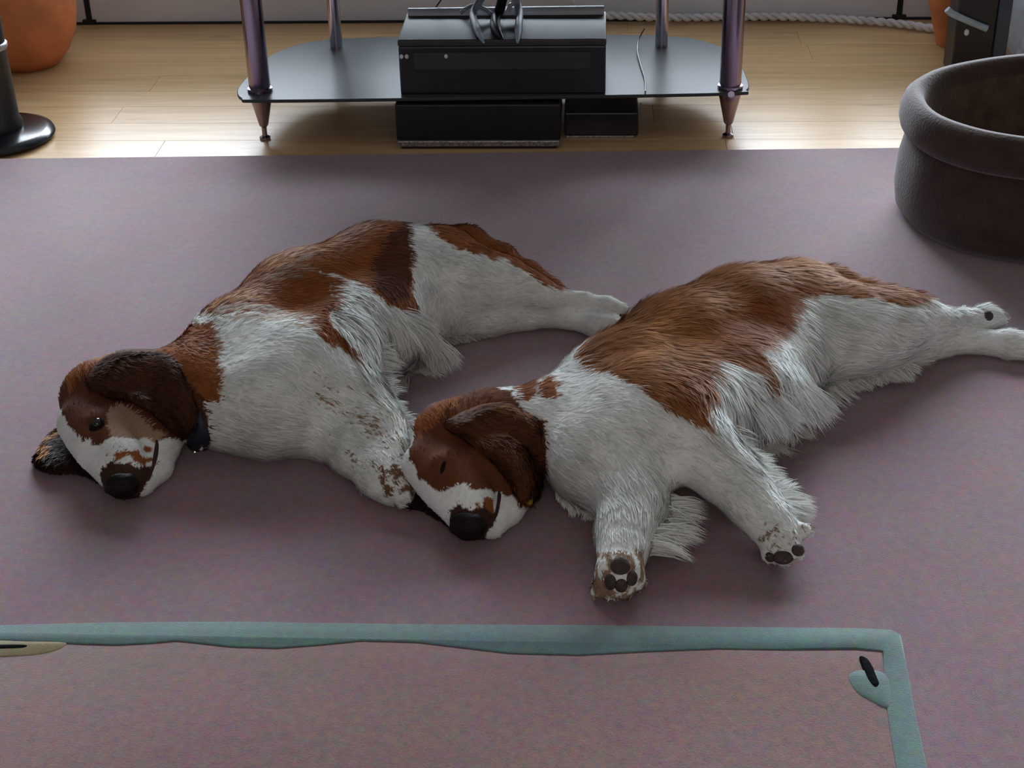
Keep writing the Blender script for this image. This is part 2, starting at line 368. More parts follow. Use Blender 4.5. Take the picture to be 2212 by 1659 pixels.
lb = empty('games_console', ((a[0]+b[0])/2, a[1]+0.1, 0), 'matt black console box on the floor below the glass shelf, silver strip along its foot', 'console')
MB().box((a[0], a[1], 0.022), (b[0], a[1]+0.22, Z1-0.012), 0.004).build('casing', M_['black'], lb)
MB().box((a[0]+0.002, a[1]-0.004, 0.007), (b[0]-0.002, a[1]+0.21, 0.0215), 0.003).build('silver_strip', M_['silver'], lb)
MB().box((a[0]+0.01, a[1]+0.003, 0.0), (b[0]-0.01, a[1]+0.2, 0.008), 0.001).build('base', M_['black'], lb)
c0 = P(1218, 297, 0); c1 = P(1288, 294, 0)
mb2 = empty('media_player', ((c0[0]+c1[0])/2, c0[1]+0.1, 0), 'low dark media player on the floor right of the console', 'player')
MB().box((b[0]+0.008, c0[1], 0.004), (c1[0]+0.10, c0[1]+0.2, 0.062), 0.004).build('casing', M_['device'], mb2)
MB().box((b[0]+0.012, c0[1]-0.002, 0.0), (c1[0]+0.09, c0[1]+0.19, 0.0045), 0.001).build('foot_plate', M_['silver'], mb2)

# ------------------------------------------------------------------ cables
def cable(name, pts, r, m, label, group=None, cat='cable', n=10):
    p = catmull([P(*q) for q in pts], 8)
    rr = [r*min(1, 0.25+i*0.12) for i in range(len(p))] if r > 0.008 else r
    o = MB().tube(p, rr, n).build(name, m); autosmooth(o, 60); return tag(o, label, cat, group)
zz = zt + 0.006
cable('cable', [(1045, 92, zz), (1030, 62, zz+0.004), (1022, 34, zz+0.006), (1030, 12, zz+0.02), (1050, -14, zz+0.05), (1075, -40, 0.36)], 0.009, M_['cblue'], 'thick blue grey cable draped down the left over the set top box lid')
cable('cable', [(1118, 92, zz), (1120, 60, zz+0.004), (1122, 34, zz+0.006), (1118, 10, zz+0.02), (1108, -14, zz+0.05), (1090, -40, 0.36)], 0.009, M_['cblue'], 'thick blue grey cable draped down the right over the set top box lid')
cable('cable', [(1085, 84, zz), (1070, 60, zz+0.003), (1072, 36, zz+0.006), (1082, 12, zz+0.03), (1092, -40, 0.36)], 0.012, M_['cblack'], 'thick black cable lying between the two blue grey cables')
cable('cable', [(1094, 28, zz+0.012), (1100, 14, zz+0.02), (1110, 2, zz+0.03), (1118, -40, 0.36)], 0.006, M_['cwhite'], 'short white cable rising from the back of the set top box')
cable('cable', [(936, 27, zz-0.003), (944, 12, zz+0.01), (954, -4, zz+0.03), (962, -40, 0.36)], 0.0022, M_['cblack'], 'thin black cable rising from the set top box left of the bundle')
cable('cable', [(995, 28, zz), (1008, 18, zz+0.01), (1024, 12, zz+0.02), (1048, 20, zz+0.015), (1060, 30, zz+0.006)], 0.005, M_['cblue'], 'small looped blue grey lead at the back of the lid')
yw = YB - 0.03
def W(px, z):   # point just in front of the wall at height z
    d = ray(px, 30); t = yw/d[1]; return (CP+d*t)[0], yw, z
cv = catmull([np.array(W(1120, 0.075)), np.array(W(1160, 0.095)), np.array(W(1200, 0.095)), np.array(W(1235, 0.075)), np.array(W(1245, 0.03))], 8)
tag(autosmooth(MB().tube(cv, 0.006, 10).build('cable', M_['hose']), 60), 'pale grey cable arching against the wall behind the set top box', 'cable')
# twisted hose on the floor at the foot of the wall
hp = [P(*q) for q in [(1250, 34, 0.03), (1320, 32, 0.03), (1420, 36, 0.024), (1520, 36, 0.02), (1640, 33, 0.02), (1760, 37, 0.018), (1880, 44, 0.016), (1960, 52, 0.016), (2040, 64, 0.016)]]
hc = np.array(catmull(hp, 14))
for i in range(len(hc)): hc[i][1] = min(hc[i][1], YB-0.03); 
seg = np.r_[0, np.cumsum(np.linalg.norm(np.diff(hc, axis=0), axis=1))]
uu = np.linspace(0, seg[-1], 620); hs = np.stack([np.interp(uu, seg, hc[:, k]) for k in range(3)], 1)
hose = empty('twisted_hose', hs[300], 'long grey white twisted hose lying along the foot of the back wall', 'hose')
for ph in (0, math.pi):
    tw = hs.copy(); t = uu*2*math.pi/0.055 + ph
    tw[:, 1] += 0.0058*np.cos(t); tw[:, 2] += 0.0058*np.sin(t) - 0.002
    autosmooth(MB().tube(tw, 0.0066, 8).build('strand', M_['hose'], hose), 80)
cable('cable', [(1392, 62, 0.16), (1380, 85, 0.14), (1377, 110, 0.13), (1384, 140, 0.128), (1393, 170, 0.128), (1394, 198, 0.127)], 0.0018, M_['cblack'], 'thin dark wire lying over the right side of the bottom shelf')
cable('cable', [(1385, 222, 0.045), (1375, 250, 0.02), (1345, 274, 0.01), (1300, 287, 0.003), (1255, 292, 0.066)][:4], 0.0018, M_['cblue'], 'thin pale wire curling on the floor beneath the stand')

# ------------------------------------------------------------------ pots
q = P(40, 160, 0); lp = empty('plant_pot', (q[0], q[1]+0.09, 0), 'round bellied terracotta pot behind the black pole at the left edge', 'pot')
prof = [(0.055, 0), (0.085, 0.002), (0.118, 0.04), (0.142, 0.09), (0.152, 0.15), (0.148, 0.22), (0.13, 0.28), (0.118, 0.31), (0.13, 0.325), (0.135, 0.35), (0.12, 0.352), (0.11, 0.33)]
autosmooth(MB().lathe((q[0], q[1]+0.09, 0), prof, 48).build('body', M_['terra'], lp), 50)
autosmooth(MB().lathe((q[0], q[1]+0.09, 0.31), [(0.02, 0.0), (0.111, 0.004), (0.108, 0.012), (0.02, 0.018)], 32).build('soil', M_['sub'], lp), 50)
def PY(px, py, yc):
    d = ray(px, py); return CP+d*(yc/d[1])
q = P(2066, 108, 0); rp = empty('plant_pot', (q[0], q[1]+0.05, 0), 'tapered terracotta pot behind the dog bed, left of the black cabinet', 'pot')
autosmooth(MB().lathe((q[0], q[1]+0.05, 0), [(0.03, 0), (0.045, 0.002), (0.062, 0.06), (0.085, 0.14), (0.1, 0.24), (0.108, 0.30), (0.112, 0.305), (0.112, 0.34), (0.1, 0.342), (0.095, 0.31)], 48).build('body', M_['terra'], rp), 50)
autosmooth(MB().lathe((q[0], q[1]+0.05, 0.295), [(0.02, 0.0), (0.1, 0.002), (0.096, 0.012), (0.02, 0.018)], 32).build('soil', M_['sub'], rp), 50)

# ------------------------------------------------------------------ pole stand at left
q = P(-8, 290, 0.012); ps = empty('speaker_stand', (q[0], q[1], 0), 'black pole stand on a round glossy base at the left edge', 'stand')
autosmooth(MB().lathe((q[0], q[1], 0), [(0.12, 0), (0.136, 0.003), (0.141, 0.010), (0.137, 0.018), (0.12, 0.024), (0.05, 0.028)], 56).build('base', mat('black_gloss', (0.008, 0.008, 0.01), 0.22, noise=(20, 2, 0.2)), ps), 50)
autosmooth(MB().lathe((q[0]+0.015, q[1]+0.01, 0.024), [(0.050, 0), (0.050, 0.02), (0.044, 0.03), (0.043, 0.196), (0.046, 0.2)], 32).build('pole', M_['black'], ps), 50)
autosmooth(MB().lathe((q[0]+0.015, q[1]+0.01, 0.224), [(0.046, 0), (0.0475, 0.003), (0.0475, 0.012), (0.044, 0.015)], 32).build('ring', M_['silver'], ps), 50)
autosmooth(MB().lathe((q[0]+0.015, q[1]+0.01, 0.239), [(0.043, 0), (0.043, 0.66)], 32).build('upper_pole', M_['black'], ps), 50)

# ------------------------------------------------------------------ black cabinet and film bag at right
q = P(2052, 165, 0); q2 = P(2136, 163, 0)
kb = empty('speaker_cabinet', ((q[0]+q2[0])/2, q[1]+0.12, 0), 'black upright cabinet behind the dog bed, beside the tapered pot', 'speaker')
MB().box((q[0], q[1], 0), (q2[0], q[1]+0.1, 0.42), 0.004).build('casing', M_['device'], kb)
MB().box((q2[0], q[1]-0.006, 0), (q2[0]+0.034, q[1]+0.1, 0.42), 0.004).build('side_panel', M_['navy'], kb)
kp = PY(2088, 70, q[1]-0.004)
MB().lathe(tuple(kp), [(0.003, -0.008), (0.006, -0.004), (0.006, 0.004), (0.003, 0.008)], 12).build('stub_highlight', M_['led'], kb)  # pale stub stands in for a highlight on the cabinet front
cvp = catmull([PY(a1, b1, q[1]-0.011) for a1, b1 in ((2046, 20), (2058, 30), (2095, 47), (2132, 62))], 6)
tag(autosmooth(MB().tube(cvp, 0.009, 10).build('cable', M_['cblue']), 60), 'thick slate blue cable slanting across the front of the black cabinet', 'cable')
def crumple(name, c, r, m, seed, parent=None, amp=0.28):
    import bmesh
    from mathutils import noise
    bm = bmesh.new(); bmesh.ops.create_icosphere(bm, subdivisions=4, radius=1)
    for v in bm.verts:
        d = v.co.normalized(); k = 1 + amp*(1-2*abs(noise.noise(d*2.3+Vector((seed, 0, 0))))) * 0.8 + 0.12*noise.noise(d*6+Vector((seed, 3, 0)))
        v.co = Vector((d.x*r[0]*k, d.y*r[1]*k, max(d.z*r[2]*k, -r[2]*0.82))) + Vector(c)
    vs = [v.co[:] for v in bm.verts]; fs = [[v.index for v in f.verts] for f in bm.faces]; bm.free()
    return mesh_obj(name, vs, fs, m, parent)
qb = P(2196, 118, 0)
tag(crumple('plastic_bag', (qb[0]+0.028, qb[1]+0.02, 0.165), (0.072, 0.08, 0.19), M_['bag'], 4.2), 'crumpled pale plastic bag behind the dog bed at the right edge', 'bag')

# ------------------------------------------------------------------ dog bed
BC = np.array([1.075, 3.100]); BA, BB, BR = 0.435, 0.280, math.radians(6)
bed = empty('dog_bed', (BC[0], BC[1], RT), 'oval brown suede dog bed with padded rim, at the right edge', 'bed')
def oval(off, z, n=96, wob=0.0, ex=2.25):
    out = []
    for i in range(n):
        t = 2*math.pi*i/n; c, s = math.cos(t), math.sin(t)
        x = math.copysign(abs(c)**(2/ex), c)*(BA+off); y = math.copysign(abs(s)**(2/ex), s)*(BB+off)
        k = wob*(0.5*math.sin(3*t+1)+0.4*math.sin(7*t+z*9)+0.3*math.sin(13*t+2))
        x *= 1+k; y *= 1+k
        out.append((BC[0]+x*math.cos(BR)-y*math.sin(BR), BC[1]+x*math.sin(BR)+y*math.cos(BR), RT+z))
    return out
def loft(name, prof, m, parent, close_top=False, wob=0.006, n=96):
    vs = []; k = len(prof)
    for off, z in prof: vs += oval(off, z, n, wob)
    fs = [(j*n+i, j*n+(i+1)%n, (j+1)*n+(i+1)%n, (j+1)*n+i) for j in range(k-1) for i in range(n)]
    if close_top:
        cz = vs[(k-1)*n][2]; vs.append((BC[0], BC[1], cz+0.01)); c = len(vs)-1
        fs += [((k-1)*n+i, (k-1)*n+(i+1)%n, c) for i in range(n)]
    return autosmooth(mesh_obj(name, vs, fs, m, parent), 70)
loft('outer_wall', [(-0.03, 0.0), (-0.008, 0.004), (0.004, 0.02), (0.010, 0.06), (0.008, 0.12), (0.0, 0.16), (-0.008, 0.182), (-0.018, 0.20)], M_['suede'], bed, wob=0.008)
loft('rim', [(-0.016, 0.186), (0.000, 0.180), (0.011, 0.188), (0.016, 0.206), (0.015, 0.230), (0.008, 0.250), (-0.005, 0.261), (-0.019, 0.260), (-0.029, 0.248), (-0.033, 0.225)], M_['suede'], bed, wob=0.006)
loft('inner_wall', [(-0.030, 0.24), (-0.036, 0.21), (-0.044, 0.14), (-0.062, 0.08), (-0.07, 0.03)], M_['suede_in'], bed, wob=0.006)
loft('cushion', [(-0.066, 0.01), (-0.062, 0.05), (-0.072, 0.075), (-0.10, 0.085), (-0.16, 0.088)], M_['suede_in'], bed, True, wob=0.006)

# ------------------------------------------------------------------ dogs: one continuous implicit surface each
def rcone(p, a, b, ra, rb):
    ba = b-a; l2 = ba@ba; rr = ra-rb; a2 = max(l2-rr*rr, 1e-9); il = 1/l2
    pa = p-a; yy = pa@ba; z = yy-l2
    x = pa*l2 - yy[..., None]*ba; x2 = (x*x).sum(-1); y2 = yy*yy*l2; z2 = z*z*l2
    k = np.sign(rr)*rr*rr*x2
    d = (np.sqrt(np.maximum(x2*a2*il, 0)) + yy*rr)*il - ra
    d = np.where(np.sign(z)*a2*z2 > k, np.sqrt(x2+z2)*il-rb, np.where(np.sign(yy)*a2*y2 < k, np.sqrt(x2+y2)*il-ra, d))
    return d
def smin(a, b, k):
    h = np.clip(0.5+0.5*(b-a)/k, 0, 1); return a*h + b*(1-h) - k*h*(1-h)
def prims_from(chains):
    out = []
    for k, sgn, pts in chains:
        w = [(P(x, y, z), r) for x, y, z, r in pts]
        if len(w) == 1: w = w*2; w = [w[0], (w[0][0]+np.array([1e-4, 0, 0]), w[0][1])]
        for (a, ra), (b, rb) in zip(w[:-1], w[1:]):
            if np.linalg.norm(b-a) < abs(ra-rb)+1e-5: b = a + (b-a)/np.linalg.norm(b-a)*(abs(ra-rb)+1e-3)
            out.append((a, b, ra, rb, k, sgn))
    return out
FLOOR = RT + 0.001
def sdf(p, prims):
    d = np.full(p.shape[:-1], 1.0)
    for a, b, ra, rb, k, s in prims:
        v = rcone(p, a, b, ra, rb)
        d = smin(d, v, k) if s > 0 else -smin(-d, v, k)
    return np.maximum(d, FLOOR - p[..., 2])
def grad(p, prims, e=0.002):
    g = np.stack([sdf(p+np.eye(3)[i]*e, prims)-sdf(p-np.eye(3)[i]*e, prims) for i in range(3)], -1)
    return g/(np.linalg.norm(g, axis=-1, keepdims=True)+1e-9)
def nets(prims, h):
    lo = np.min([np.minimum(a-ra, b-rb) for a, b, ra, rb, k, s in prims if s > 0], axis=0)-3*h
    hi = np.max([np.maximum(a+ra, b+rb) for a, b, ra, rb, k, s in prims if s > 0], axis=0)+3*h
    lo[2] = FLOOR-3*h
    n = np.ceil((hi-lo)/h).astype(int)+1
    ax = [lo[i]+h*np.arange(n[i]) for i in range(3)]
    D = np.full(n, 0.5, np.float64)
    for a, b, ra, rb, k, s in prims:
        m = k+0.03
        i0 = [max(0, int((min(a[i]-ra, b[i]-rb)-m-lo[i])/h)) for i in range(3)]
        i1 = [min(n[i], int((max(a[i]+ra, b[i]+rb)+m-lo[i])/h)+2) for i in range(3)]
        sl = tuple(slice(i0[i], i1[i]) for i in range(3))
        g = np.stack(np.meshgrid(*[ax[i][sl[i]] for i in range(3)], indexing='ij'), -1)
        v = rcone(g, a, b, ra, rb)
        D[sl] = smin(D[sl], v, k) if s > 0 else -smin(-D[sl], v, k)
    D = np.maximum(D, FLOOR-ax[2][None, None, :])
    ins = D < 0
    c = [D[i:n[0]-1+i, j:n[1]-1+j, k:n[2]-1+k] for i in (0, 1) for j in (0, 1) for k in (0, 1)]
    off = [np.array((i, j, k), float) for i in (0, 1) for j in (0, 1) for k in (0, 1)]
    cnt = sum((q < 0).astype(np.int8) for q in c); act = (cnt > 0) & (cnt < 8)
    idx = np.argwhere(act); cc = [q[act] for q in c]
    acc = np.zeros((len(idx), 3)); num = np.zeros(len(idx))
    for e0, e1 in [(0,1),(0,2),(0,4),(1,3),(1,5),(2,3),(2,6),(3,7),(4,5),(4,6),(5,7),(6,7)]:
        s = (cc[e0] < 0) != (cc[e1] < 0); t = np.where(s, cc[e0]/(cc[e0]-cc[e1]+1e-12), 0)
        pt = off[e0][None]+(off[e1]-off[e0])[None]*t[:, None]; acc += pt*s[:, None]; num += s
    V = lo+h*(idx+acc/num[:, None])
    vid = -np.ones(act.shape, np.int64); vid[act] = np.arange(len(idx))
    Fs = []
    for axx in range(3):
        u, w2 = (axx+1) % 3, (axx+2) % 3
        A = np.moveaxis(ins, (axx, u, w2), (0, 1, 2)); Vd = np.moveaxis(vid, (axx, u, w2), (0, 1, 2))
        ch = A[:-1, 1:-1, 1:-1] != A[1:, 1:-1, 1:-1]
        i, j, k = np.nonzero(ch); j = j+1; k = k+1
        qd = np.stack([Vd[i, j-1, k-1], Vd[i, j, k-1], Vd[i, j, k], Vd[i, j-1, k]], 1)
        fl2 = ~A[i, j, k]; qd[fl2] = qd[fl2][:, ::-1]
        Fs.append(qd)
    return V, np.concatenate(Fs)
def inpoly(x, y, poly):
    r = np.zeros(x.shape, bool); n = len(poly)
    for i in range(n):
        x1, y1 = poly[i]; x2, y2 = poly[(i+1) % n]
        if y1 == y2: continue
        c = ((y1 > y) != (y2 > y)) & (x < (x2-x1)*(y-y1)/(y2-y1)+x1); r ^= c
    return r
def vnoise(p, f, seed=0):
    """cheap smooth pseudo noise from sines, -1..1"""
    r = np.random.default_rng(seed); out = 0
    for _ in range(5):
        k = r.normal(size=3)*f; out = out + np.sin(p@k + r.uniform(0, 6.28))
    return out/3.2
def coat_cols(V, layers, white, jit=4.0, seed=1):
    x, y = Q(V); x = x + jit*vnoise(V, 120, seed) + 0.6*jit*vnoise(V, 300, seed+5); y = y + jit*vnoise(V, 120, seed+1)+0.6*jit*vnoise(V, 300, seed+6)
    col = np.tile(np.array(white), (len(V), 1))
    for poly, c, mode in layers:
        m = inpoly(x, y, poly)
        if mode == 'roan': m &= vnoise(V, 170, seed+9) > -0.1
        if mode == 'fleck': m &= vnoise(V, 260, seed+12) > 0.62
        col[m] = c
    return col * (1+0.10*vnoise(V, 60, seed+2)+0.06*vnoise(V, 400, seed+3))[:, None]
def set_cols(me, col, name='coat'):
    a = me.attributes.new(name, 'FLOAT_COLOR', 'POINT')
    a.data.foreach_set('color', np.c_[np.clip(col, 0, 1), np.ones(len(col))].astype(np.float32).ravel())
def np_mesh(name, V, Fq, mt, parent, smooth=True):
    me = bpy.data.meshes.new(name); k = Fq.shape[1]
    me.vertices.add(len(V)); me.vertices.foreach_set('co', V.astype(np.float32).ravel())
    me.loops.add(Fq.size); me.loops.foreach_set('vertex_index', Fq.astype(np.int32).ravel())
    me.polygons.add(len(Fq)); me.polygons.foreach_set('loop_start', np.arange(0, Fq.size, k, dtype=np.int32))
    try: me.polygons.foreach_set('loop_total', np.full(len(Fq), k, dtype=np.int32))
    except Exception: pass
    me.update(calc_edges=True); me.validate()
    me.polygons.foreach_set('use_smooth', [smooth]*len(me.polygons)); me.materials.append(mt)
    o = link(bpy.data.objects.new(name, me), parent)
    if parent is not None:
        if parent.type == 'EMPTY': o.matrix_parent_inverse = Matrix.Translation(parent.location).inverted()
    return o
def root_loc(p):
    while p.parent is not None: p = p.parent
    return p.location
def sample_tris(V, T, n):
    a, b, c = V[T[:, 0]], V[T[:, 1]], V[T[:, 2]]
    cr = np.cross(b-a, c-a); A = np.linalg.norm(cr, axis=1); k = rng.choice(len(T), n, p=A/A.sum())
    u, v = rng.random(n), rng.random(n); s = u+v > 1; u[s] = 1-u[s]; v[s] = 1-v[s]
    return a[k]+u[:, None]*(b-a)[k]+v[:, None]*(c-a)[k], cr[k]/(A[k][:, None]+1e-12)
def flow_dirs(X, flow):
    x, y = Q(X); w = 0; d = 0
    for fx, fy, dx, dy in flow:
        q = 1/(((x-fx)**2+(y-fy)**2)/3000.0+0.2)**2; n = math.hypot(dx, dy)
        w = w+q; d = d+q[:, None]*np.array([dx/n, dy/n])[None]
    return d/np.linalg.norm(d, axis=1, keepdims=True)
EX = P(1150, 800, 0.1)-P(1050, 800, 0.1); EX /= np.linalg.norm(EX)
EY = P(1100, 850, 0.1)-P(1100, 800, 0.1); EY /= np.linalg.norm(EY)
def strands(X, Nn, dirs2, length, width, col, lift=0.35, wave=0.25, clump=0.25, grav=0.0, lock=None, pull=1.0):
    """three-triangle tapered hairs lying along the coat"""
    n = len(X)
    D = dirs2[:, :1]*EX[None]+dirs2[:, 1:]*EY[None]
    D = D + rng.normal(size=(n, 3))*clump*0.5 + np.stack([vnoise(X, 45, 31+i) for i in range(3)], 1)*clump
    D = D-(D*Nn).sum(1)[:, None]*Nn; D /= np.linalg.norm(D, axis=1, keepdims=True)+1e-9
    Wd = np.cross(D, Nn); lf = lift*(0.6+0.8*rng.random(n))
    D1 = D+lf[:, None]*Nn; D1 /= np.linalg.norm(D1, axis=1, keepdims=True)
    D2 = D1+Wd*(wave*rng.normal(size=n))[:, None]-0.25*Nn*lf[:, None]; D2[:, 2] -= grav; D2 /= np.linalg.norm(D2, axis=1, keepdims=True)
    D3 = D2+Wd*(wave*rng.normal(size=n))[:, None]; D3[:, 2] -= grav*1.3; D3 /= np.linalg.norm(D3, axis=1, keepdims=True)
    L = length[:, None]; hw = (width*(0.7+0.6*rng.random(n)))[:, None]
    p0 = X-Nn*0.001; p1 = p0+D1*L*0.36; p2 = p1+D2*L*0.34; p3 = p2+D3*L*0.30
    for q in (p1, p2, p3): q[:, 2] = np.maximum(q[:, 2], FLOOR+0.0015)
    V = np.stack([p0-Wd*hw, p0+Wd*hw, p1-Wd*hw*0.95, p1+Wd*hw*0.95, p2-Wd*hw*0.6, p2+Wd*hw*0.6, p3], 1).reshape(-1, 3)
    b = (np.arange(n)*7)[:, None]
    T = np.concatenate([b+[0, 1, 3], b+[0, 3, 2], b+[2, 3, 5], b+[2, 5, 4], b+[4, 5, 6]], 1).reshape(-1, 3)
    V = V.reshape(n, 7, 3)
    if lock is not None:
        _, k = np.unique(lock, return_inverse=True); k = k.ravel(); cn = np.bincount(k).astype(float)
        for vi, am in (((2, 3), 0.25), ((4, 5), 0.55), ((6,), 0.8)):
            c = V[:, vi].mean(1); m = np.stack([np.bincount(k, c[:, i]) for i in range(3)], 1)/cn[:, None]
            V[:, vi] += ((m[k]-c)*am*pull)[:, None]
    V = V.reshape(-1, 3)
    C = np.repeat(col*((0.80+0.40*rng.random(n))*(1+0.10*vnoise(X, 150, 77)))[:, None], 7, axis=0)
    return V, T, C
def surf_hits(pxy, prims):
    """where the sight lines meet the animal; used once to seat eyes, ears and tags on the skin"""
    d = np.array([ray(a, b) for a, b in pxy]); t = (0.26-CH)/d[:, 2]; tm = (FLOOR+0.0005-CH)/d[:, 2]
    for _ in range(26):
        t = np.minimum(t+np.maximum(sdf(CP+d*t[:, None], prims), 0)*0.85, tm)
    return CP+d*t[:, None]
def surf_hit(px, py, prims): return surf_hits([(px, py)], prims)[0]
def flap(name, outline, prims, th, mt, parent, ground=None, bulge=0.006, sink=0.003, rings=9, cols=None, m=5):
    """closed padded sheet draped on the body: outline of pixels, thickness th"""
    ol = np.array(catmull(outline, m, True)); n = len(ol); c = ol.mean(0)
    up = []; dn = []
    ff = np.repeat(1-np.arange(rings)/rings, n); ring0 = np.repeat(np.arange(rings), n) == 0
    H = surf_hits(c+(np.tile(ol, (rings, 1))-c)*ff[:, None], prims); G = grad(H, prims)
    if ground:
        H = np.array([P(a1, b1, ground) for a1, b1 in c+(np.tile(ol, (rings, 1))-c)*ff[:, None]]); G = np.tile([0, 0, 1.0], (len(H), 1))
    v = CP-H; v /= np.linalg.norm(v, axis=1, keepdims=True); G = G*0.6+v*0.55; G /= np.linalg.norm(G, axis=1, keepdims=True)
    e = np.sqrt(np.maximum(0, 1-ff**7)); tt = np.where(ring0, th*0.35, th)
    up = list(H+G*(tt*(0.5+0.5*e)+bulge*e)[:, None]); dn = list(H-G*sink)
    up.append(np.mean(up[-n:], axis=0)); dn.append(np.mean(dn[-n:], axis=0))
    m1 = len(up); V = np.array(up+dn)
    V[:, 2] = np.maximum(V[:, 2], FLOOR)
    # relax the drape so folds of the body underneath do not show as spikes
    for it in range(3):
        for base in (0,):
            G = V[base:base+rings*n].reshape(rings, n, 3).copy(); H = G.copy()
            H[:-1] = 0.5*G[:-1]+0.25*G[1:]+0.125*(np.roll(G[:-1], 1, 1)+np.roll(G[:-1], -1, 1))
            H[0] = 0.6*G[0]+0.2*(np.roll(G[0], 1, 0)+np.roll(G[0], -1, 0)); V[base:base+rings*n] = H.reshape(-1, 3)
    T = []
    for s, flip in ((0, False), (m1, True)):
        for k in range(rings-1):
            for i in range(n):
                a, b2, c2, d2 = s+k*n+i, s+k*n+(i+1)%n, s+(k+1)*n+(i+1)%n, s+(k+1)*n+i
                T += [(a, b2, c2), (a, c2, d2)] if not flip else [(a, c2, b2), (a, d2, c2)]
        for i in range(n):
            a, b2 = s+(rings-1)*n+i, s+(rings-1)*n+(i+1)%n; T.append((a, b2, s+m1-1) if not flip else (b2, a, s+m1-1))
    for i in range(n): T += [(i, m1+i, m1+(i+1)%n), (i, m1+(i+1)%n, (i+1)%n)]
    T = np.array(T)
    # make the top face outward
    a, b2, c2 = V[T[0]]; 
    nn = np.cross(V[T[:rings*n, 1]]-V[T[:rings*n, 0]], V[T[:rings*n, 2]]-V[T[:rings*n, 0]]).sum(0)
    if nn@(CP-V[0]) < 0: T = T[:, ::-1]
    o = np_mesh(name, V, T, mt, parent)
    return o, V, T

WHITE = (0.74, 0.76, 0.72); CREAM = (0.50, 0.42, 0.33)
RED = (0.26, 0.085, 0.026); DRED = (0.105, 0.038, 0.020); ORG = (0.46, 0.21, 0.075); TAN = (0.30, 0.20, 0.13); DARK = (0.05, 0.024, 0.016)

